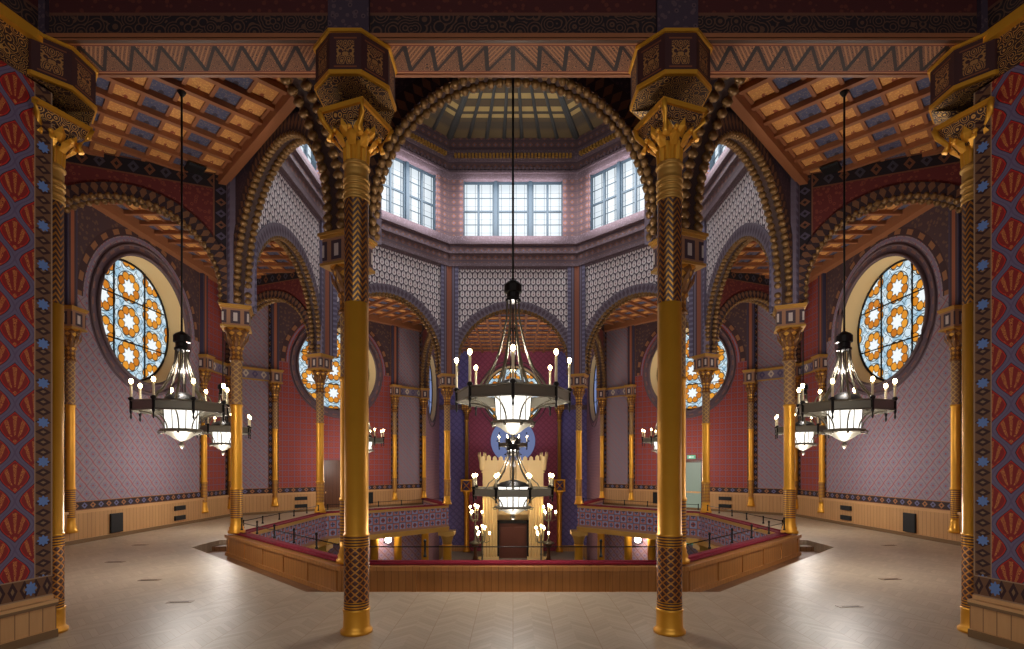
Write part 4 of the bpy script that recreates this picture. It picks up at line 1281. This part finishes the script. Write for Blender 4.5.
CH = [((0, 7.5, 2.69), 1.0, 'ornate chandelier hanging in the centre, the largest and highest in view'),
      ((-5.41, 8.64, 2.65), 1.0, 'chandelier hanging before the large left stained-glass window'),
      ((5.41, 8.64, 2.65), 1.0, 'chandelier hanging before the large right stained-glass window'),
      ((-7.66, 13.97, 2.65), 1.0, 'smaller-looking chandelier half behind the left octagon column'),
      ((7.66, 13.97, 2.65), 1.0, 'smaller-looking chandelier half behind the right octagon column'),
      ((-5.45, 19.5, 2.65), 1.0, 'distant chandelier mostly hidden behind the left near column'),
      ((0, 23.8, 2.65), 1.0, 'far chandelier in the ark bay, seen small between the central one and the low one'),
      ((5.45, 19.5, 2.65), 1.0, 'distant chandelier mostly hidden behind the right near column')]
base = chandelier(CEIL-2.65, 1.10, .68, .37)
for i, (p, k, lab) in enumerate(CH):
    o = chandelier(CEIL-2.69, 1.50) if i == 0 else base if i == 1 else copy_tree(base)
    o.location = p
    if lab.startswith('far chand'): o.rotation_euler = (0, 0, pi/8)
    tag(o, lab, 'chandelier', 'gallery chandeliers', 'thing'); LIGHTS.append((p, .99 if not lab.startswith('far chand') else 1.25))
# the large one over the hall: longer rod
o = copy_tree(base); k = 1.6
for ch in list(o.children):
    if ch.name.startswith('rod'):
        bpy.data.objects.remove(ch)
mb = MB(); rod = (14.6-1.04)/1.15; mb.tube([(0, 0, 1.22), (0, 0, rod)], .014, 8); mb.lathe([(.02, rod-.18), (.06, rod-.12), (.10, rod)], 12); mb.build('rod', M['iron'], o)
o.location = (0, CY, 1.04); o.scale = (k, k, 1.15); o.rotation_euler = (0, 0, pi/8)
tag(o, 'low chandelier over the hall, hanging in front of the ark beneath the central one', 'chandelier', None, 'thing')
LIGHTS.append(((0, CY, 1.12), 1.5))

# ------------------------------------------------------------------ ark and candelabra
e = empty('torah_ark', (0, 26.6, -2.92)); tag(e, 'pale crenellated ark with ribbed pilasters and dark door at the far end', 'ark', None, 'thing')
H = 4.9; W2 = 1.5
mb = MB()
mb.box(-W2, -.78, -.45, 1.2, 0, H); mb.box(.78, W2, -.45, 1.2, 0, H); mb.box(-.78, .78, -.2, 1.2, 2.2, H)
mb.box(-.78, .78, .5, 1.2, 0, 2.2); mb.box(-W2-.06, W2+.06, -.5, 1.2, H-.12, H); mb.box(-W2-.06, W2+.06, -.52, 1.2, H-.62, H-.55)
mb.build('body', M['stone'], e)
mb = MB()
for s in (-1, 1):
    for i in range(5):
        x = s*(.84+.145*i); mb.lathe([(.07, .1), (.06, .2), (.06, 3.2), (.08, 3.3), (.08, 3.4)], 10, (x, -.47))
    mb.box(s*1.2-.5, s*1.2+.5, -.62, -.4, 3.4, 3.62); mb.box(s*1.2-.5, s*1.2+.5, -.62, -.4, 0, .14)
mb.build('ribbed_pilaster', M['stone'], e)
mb = MB(); arch_band(mb, .62, .80, 3.6, 2.4, -.3, -.15, 24); arch_band(mb, .86, .95, 3.6, 2.4, -.26, -.15, 24); mb.build('arch_moulding', M['stone'], e)
mb = MB()
for i in range(11):
    x = -W2-.0+(2*W2)*i/10
    if i in (0, 10): continue
    hgt = .28 if i in (1, 9) else .22
    mb.ext([(x-.10, H), (x+.10, H), (x+.10, H+hgt*.6), (x, H+hgt), (x-.10, H+hgt*.6)], -.45, -.2)
mb.build('crenellation', M['stone'], e)
for s in (-1, 1):
    mb = MB(); mb.lathe([(.08, H-.5), (.12, H-.4), (.15, H-.1), (.2, H+.15), (.2, H+.2)], 8, (s*(W2+.03), -.4))
    for i in range(6):
        a = 2*pi*i/6; mb.ext([(s*(W2+.03)+.17*cos(a)-.05, H+.2), (s*(W2+.03)+.17*cos(a)+.05, H+.2), (s*(W2+.03)+.19*cos(a), H+.42)], -.4+.17*sin(a)-.03, -.4+.17*sin(a)+.03)
    mb.build('corner_turret', M['stone'], e)
mb = MB(); mb.box(-.7, .7, -.05, .5, 0, 1.75)
for x in (-.34, .34): mb.box(x-.26, x+.26, -.09, -.04, .2, 1.55)
mb.build('ark_door', M['stonedark'], e)
mb = MB()
for x in (-.74, .74): mb.box(x-.06, x+.06, -.2, .1, 0, 1.9)
mb.box(-.8, .8, -.2, .1, 1.75, 1.9); mb.build('door_frame', M['iron'], e)
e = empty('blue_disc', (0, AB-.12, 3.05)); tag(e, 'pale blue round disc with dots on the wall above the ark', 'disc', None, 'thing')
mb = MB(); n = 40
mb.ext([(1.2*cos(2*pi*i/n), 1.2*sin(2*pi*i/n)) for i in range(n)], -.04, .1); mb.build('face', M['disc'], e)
mb = MB()
for i in range(12):
    a = 2*pi*i/12; mb.ball((.85*cos(a), -.05, .85*sin(a)), .045, 8, 5)
for x in (-.35, .35): mb.ball((x, -.05, .0), .045, 8, 5)
mb.build('dots', M['iron'], e, merge=False)
def candelabrum():
    e = empty('candelabrum')
    mb = MB(); mb.lathe([(.28, 0), (.28, .06), (.12, .12), (.05, .2), (.04, .5), (.07, .55), (.04, .6), (.035, 1.35), (.06, 1.4), (.02, 1.5)], 14); mb.build('stand', M['bronze'], e)
    for k in range(6):
        a = 2*pi*k/6; r = .34 if k % 2 == 0 else .24; zt = 1.35 if k % 2 == 0 else 1.6
        mb = MB(); mb.tube([(0, 0, 1.2), (r*.5*cos(a), r*.5*sin(a), 1.08), (r*cos(a), r*sin(a), 1.16), (r*cos(a), r*sin(a), zt)], .018, 6); c = mb.build('arm', M['bronze'], e)
        mb = MB(); mb.lathe([(.03, zt), (.03, zt+.12)], 8, (r*cos(a), r*sin(a))); mb.build('candle', M['candle'], c)
        mb = MB(); mb.ball((r*cos(a), r*sin(a), zt+.18), .05, 8, 6, 0, (1, 1, 1.4)); mb.build('bulb', M['bulb'], c)
    mb = MB(); mb.lathe([(.03, 1.5), (.03, 1.78)], 8); c = mb.build('candle', M['candle'], e)
    mb = MB(); mb.ball((0, 0, 1.86), .05, 8, 6, 0, (1, 1, 1.4)); mb.build('bulb', M['bulb'], c)
    return e
k0 = candelabrum()
for i, (x, y, z, lab) in enumerate(((-1.83, 25.6, -2.05, 'upper lit candelabrum left of the ark door'), (1.72, 25.6, -2.05, 'upper lit candelabrum right of the ark door'),
                               (-1.42, 24.4, -2.92, 'lower lit candelabrum left of the ark door, just above the parapet'), (1.30, 24.4, -2.92, 'lower lit candelabrum right of the ark door, just above the parapet'))):
    o = k0 if i == 0 else copy_tree(k0); o.location = (x, y, z); tag(o, lab, 'candelabrum', 'lit candelabra before the ark', 'thing')
    if z > -2.5:
        p = empty('pedestal', (x, y, -2.92)); tag(p, 'plinth under the upper candelabrum %s of the ark door' % ('left' if x < 0 else 'right'), 'pedestal', None, 'thing')
        mb = MB(); mb.box(-.2, .2, -.2, .2, 0, .08); mb.lathe([(.13, .08), (.08, .3), (.08, .7), (.2, .8), (.2, .87)], 12); mb.build('plinth', M['darkwood'], p)
for s, nm in ((1, 'left'), (-1, 'right')):
    f = 'far_'+nm; p = wpt(f, s*HP*1.0-s*0.5, B-.35, -1.35)
    x, y, z = p
    e = empty('wall_lamp', (x, y, z)); tag(e, 'glaring round wall lamp under the %s gallery' % nm, 'lamp', None, 'thing')
    mb = MB(); mb.ball((0, 0, 0), .14, 14, 9); mb.build('globe', M['sconce'], e)
    q = FR[f]((s*HP-s*.5, B, -1.35)); mb = MB(); mb.tube([(0, 0, -.05), (q[0]-x, q[1]-y, -.15)], .03, 8); mb.build('bracket', M['iron'], e)
    LIGHTS.append(((x, y-.0, z), -1))
x = wpt('far_right', .2, B-.2, -1.0); e = empty('exit_sign', (x[0], x[1], -1.32), -radians(225)); tag(e, 'small green exit sign down under the right gallery', 'sign', None, 'thing')
mb = MB(); mb.box(-.25, .25, -.03, .03, 0, .22); mb.build('sign_box', M['exit'], e)
mb = MB(); mb.box(-.14, .02, .03, .036, .095, .125); mb.face([(.02, .036, .06), (.02, .036, .16), (.1, .036, .11)]); mb.build('arrow', M['white'], e)

# ------------------------------------------------------------------ lights
def point(name, loc, w, col=(1, .86, .66), r=.05):
    l = bpy.data.lights.new(name, 'POINT'); l.energy = w; l.color = col; l.shadow_soft_size = r
    o = bpy.data.objects.new(name, l); COL.objects.link(o); o.location = loc; return o
def area(name, loc, rot, sx, sy, w, col=(.86, .93, 1.0)):
    l = bpy.data.lights.new(name, 'AREA'); l.shape = 'RECTANGLE'; l.size = sx; l.size_y = sy; l.energy = w; l.color = col
    o = bpy.data.objects.new(name, l); COL.objects.link(o); o.location = loc; o.rotation_euler = rot; return o
for p, k in LIGHTS:
    if k > 0:
        point('chandelier_light', (p[0], p[1], p[2]-.9*(k if k > 1 else 1)), 100*k, (1, .95, .89), .22)
        point('chandelier_light', (p[0], p[1], p[2]+.62), 24*k, (1, .94, .86))
        l = bpy.data.lights.new('chandelier_uplight', 'SPOT'); l.energy = 215*k; l.color = (1, .91, .78); l.spot_size = radians(140); l.spot_blend = .7; l.shadow_soft_size = .1
        o = bpy.data.objects.new('chandelier_uplight', l); COL.objects.link(o); o.location = (p[0], p[1]+.3, p[2]+.75); o.rotation_euler = (pi, 0, 0)
    else: point('lamp_light', (p[0], p[1]-.3, p[2]), 40)
EXP = 0.0
for f in TH:                                            # daylight through the drum windows
    x, y, z = wpt(f, 0, A-.6, 11.3)
    n = radians(TH[f]); 
    area('daylight_fill', (x, y, z), (radians(82), 0, pi-n), 3.6, 2.0, 200, (.97, .98, 1.0))
for x in (-2.6, 0, 2.6):
    area('daylight_fill', (x, -2.8, 3.3), (radians(62), 0, 0), 2.0, 4.4, 95, (1, .97, .94))  # added fill from behind the viewer, set at the rear windows
w = bpy.data.worlds.new('sky'); SC.world = w; w.use_nodes = True
bg = w.node_tree.nodes['Background']; sky = w.node_tree.nodes.new('ShaderNodeTexSky')
try: sky.sky_type = 'HOSEK_WILKIE'
except Exception: pass
w.node_tree.links.new(sky.outputs[0], bg.inputs[0]); bg.inputs[1].default_value = 0.3

# ------------------------------------------------------------------ camera and view
cam = bpy.data.cameras.new('camera'); co = bpy.data.objects.new('camera', cam); COL.objects.link(co)
cam.sensor_width = 36; cam.sensor_fit = 'HORIZONTAL'; cam.lens = F/1024*36
cam.shift_x = -1/1024; cam.shift_y = (465.7-324.5)/1024
cam.clip_start = .05; cam.clip_end = 200
co.location = (0, 0, CAMZ); co.rotation_euler = (pi/2, 0, 0)
SC.camera = co
vs = SC.view_settings; vs.view_transform = 'Standard'; vs.look = 'None'; vs.exposure = EXP; vs.gamma = 1; vs.use_curve_mapping = False
try:
    SC.cycles.use_denoising = True; SC.cycles.denoiser = 'OPENIMAGEDENOISE'
    SC.cycles.max_bounces = 8; SC.cycles.diffuse_bounces = 4; SC.cycles.glossy_bounces = 4
    SC.cycles.sample_clamp_indirect = 6.0; SC.cycles.use_light_tree = True
except Exception: pass
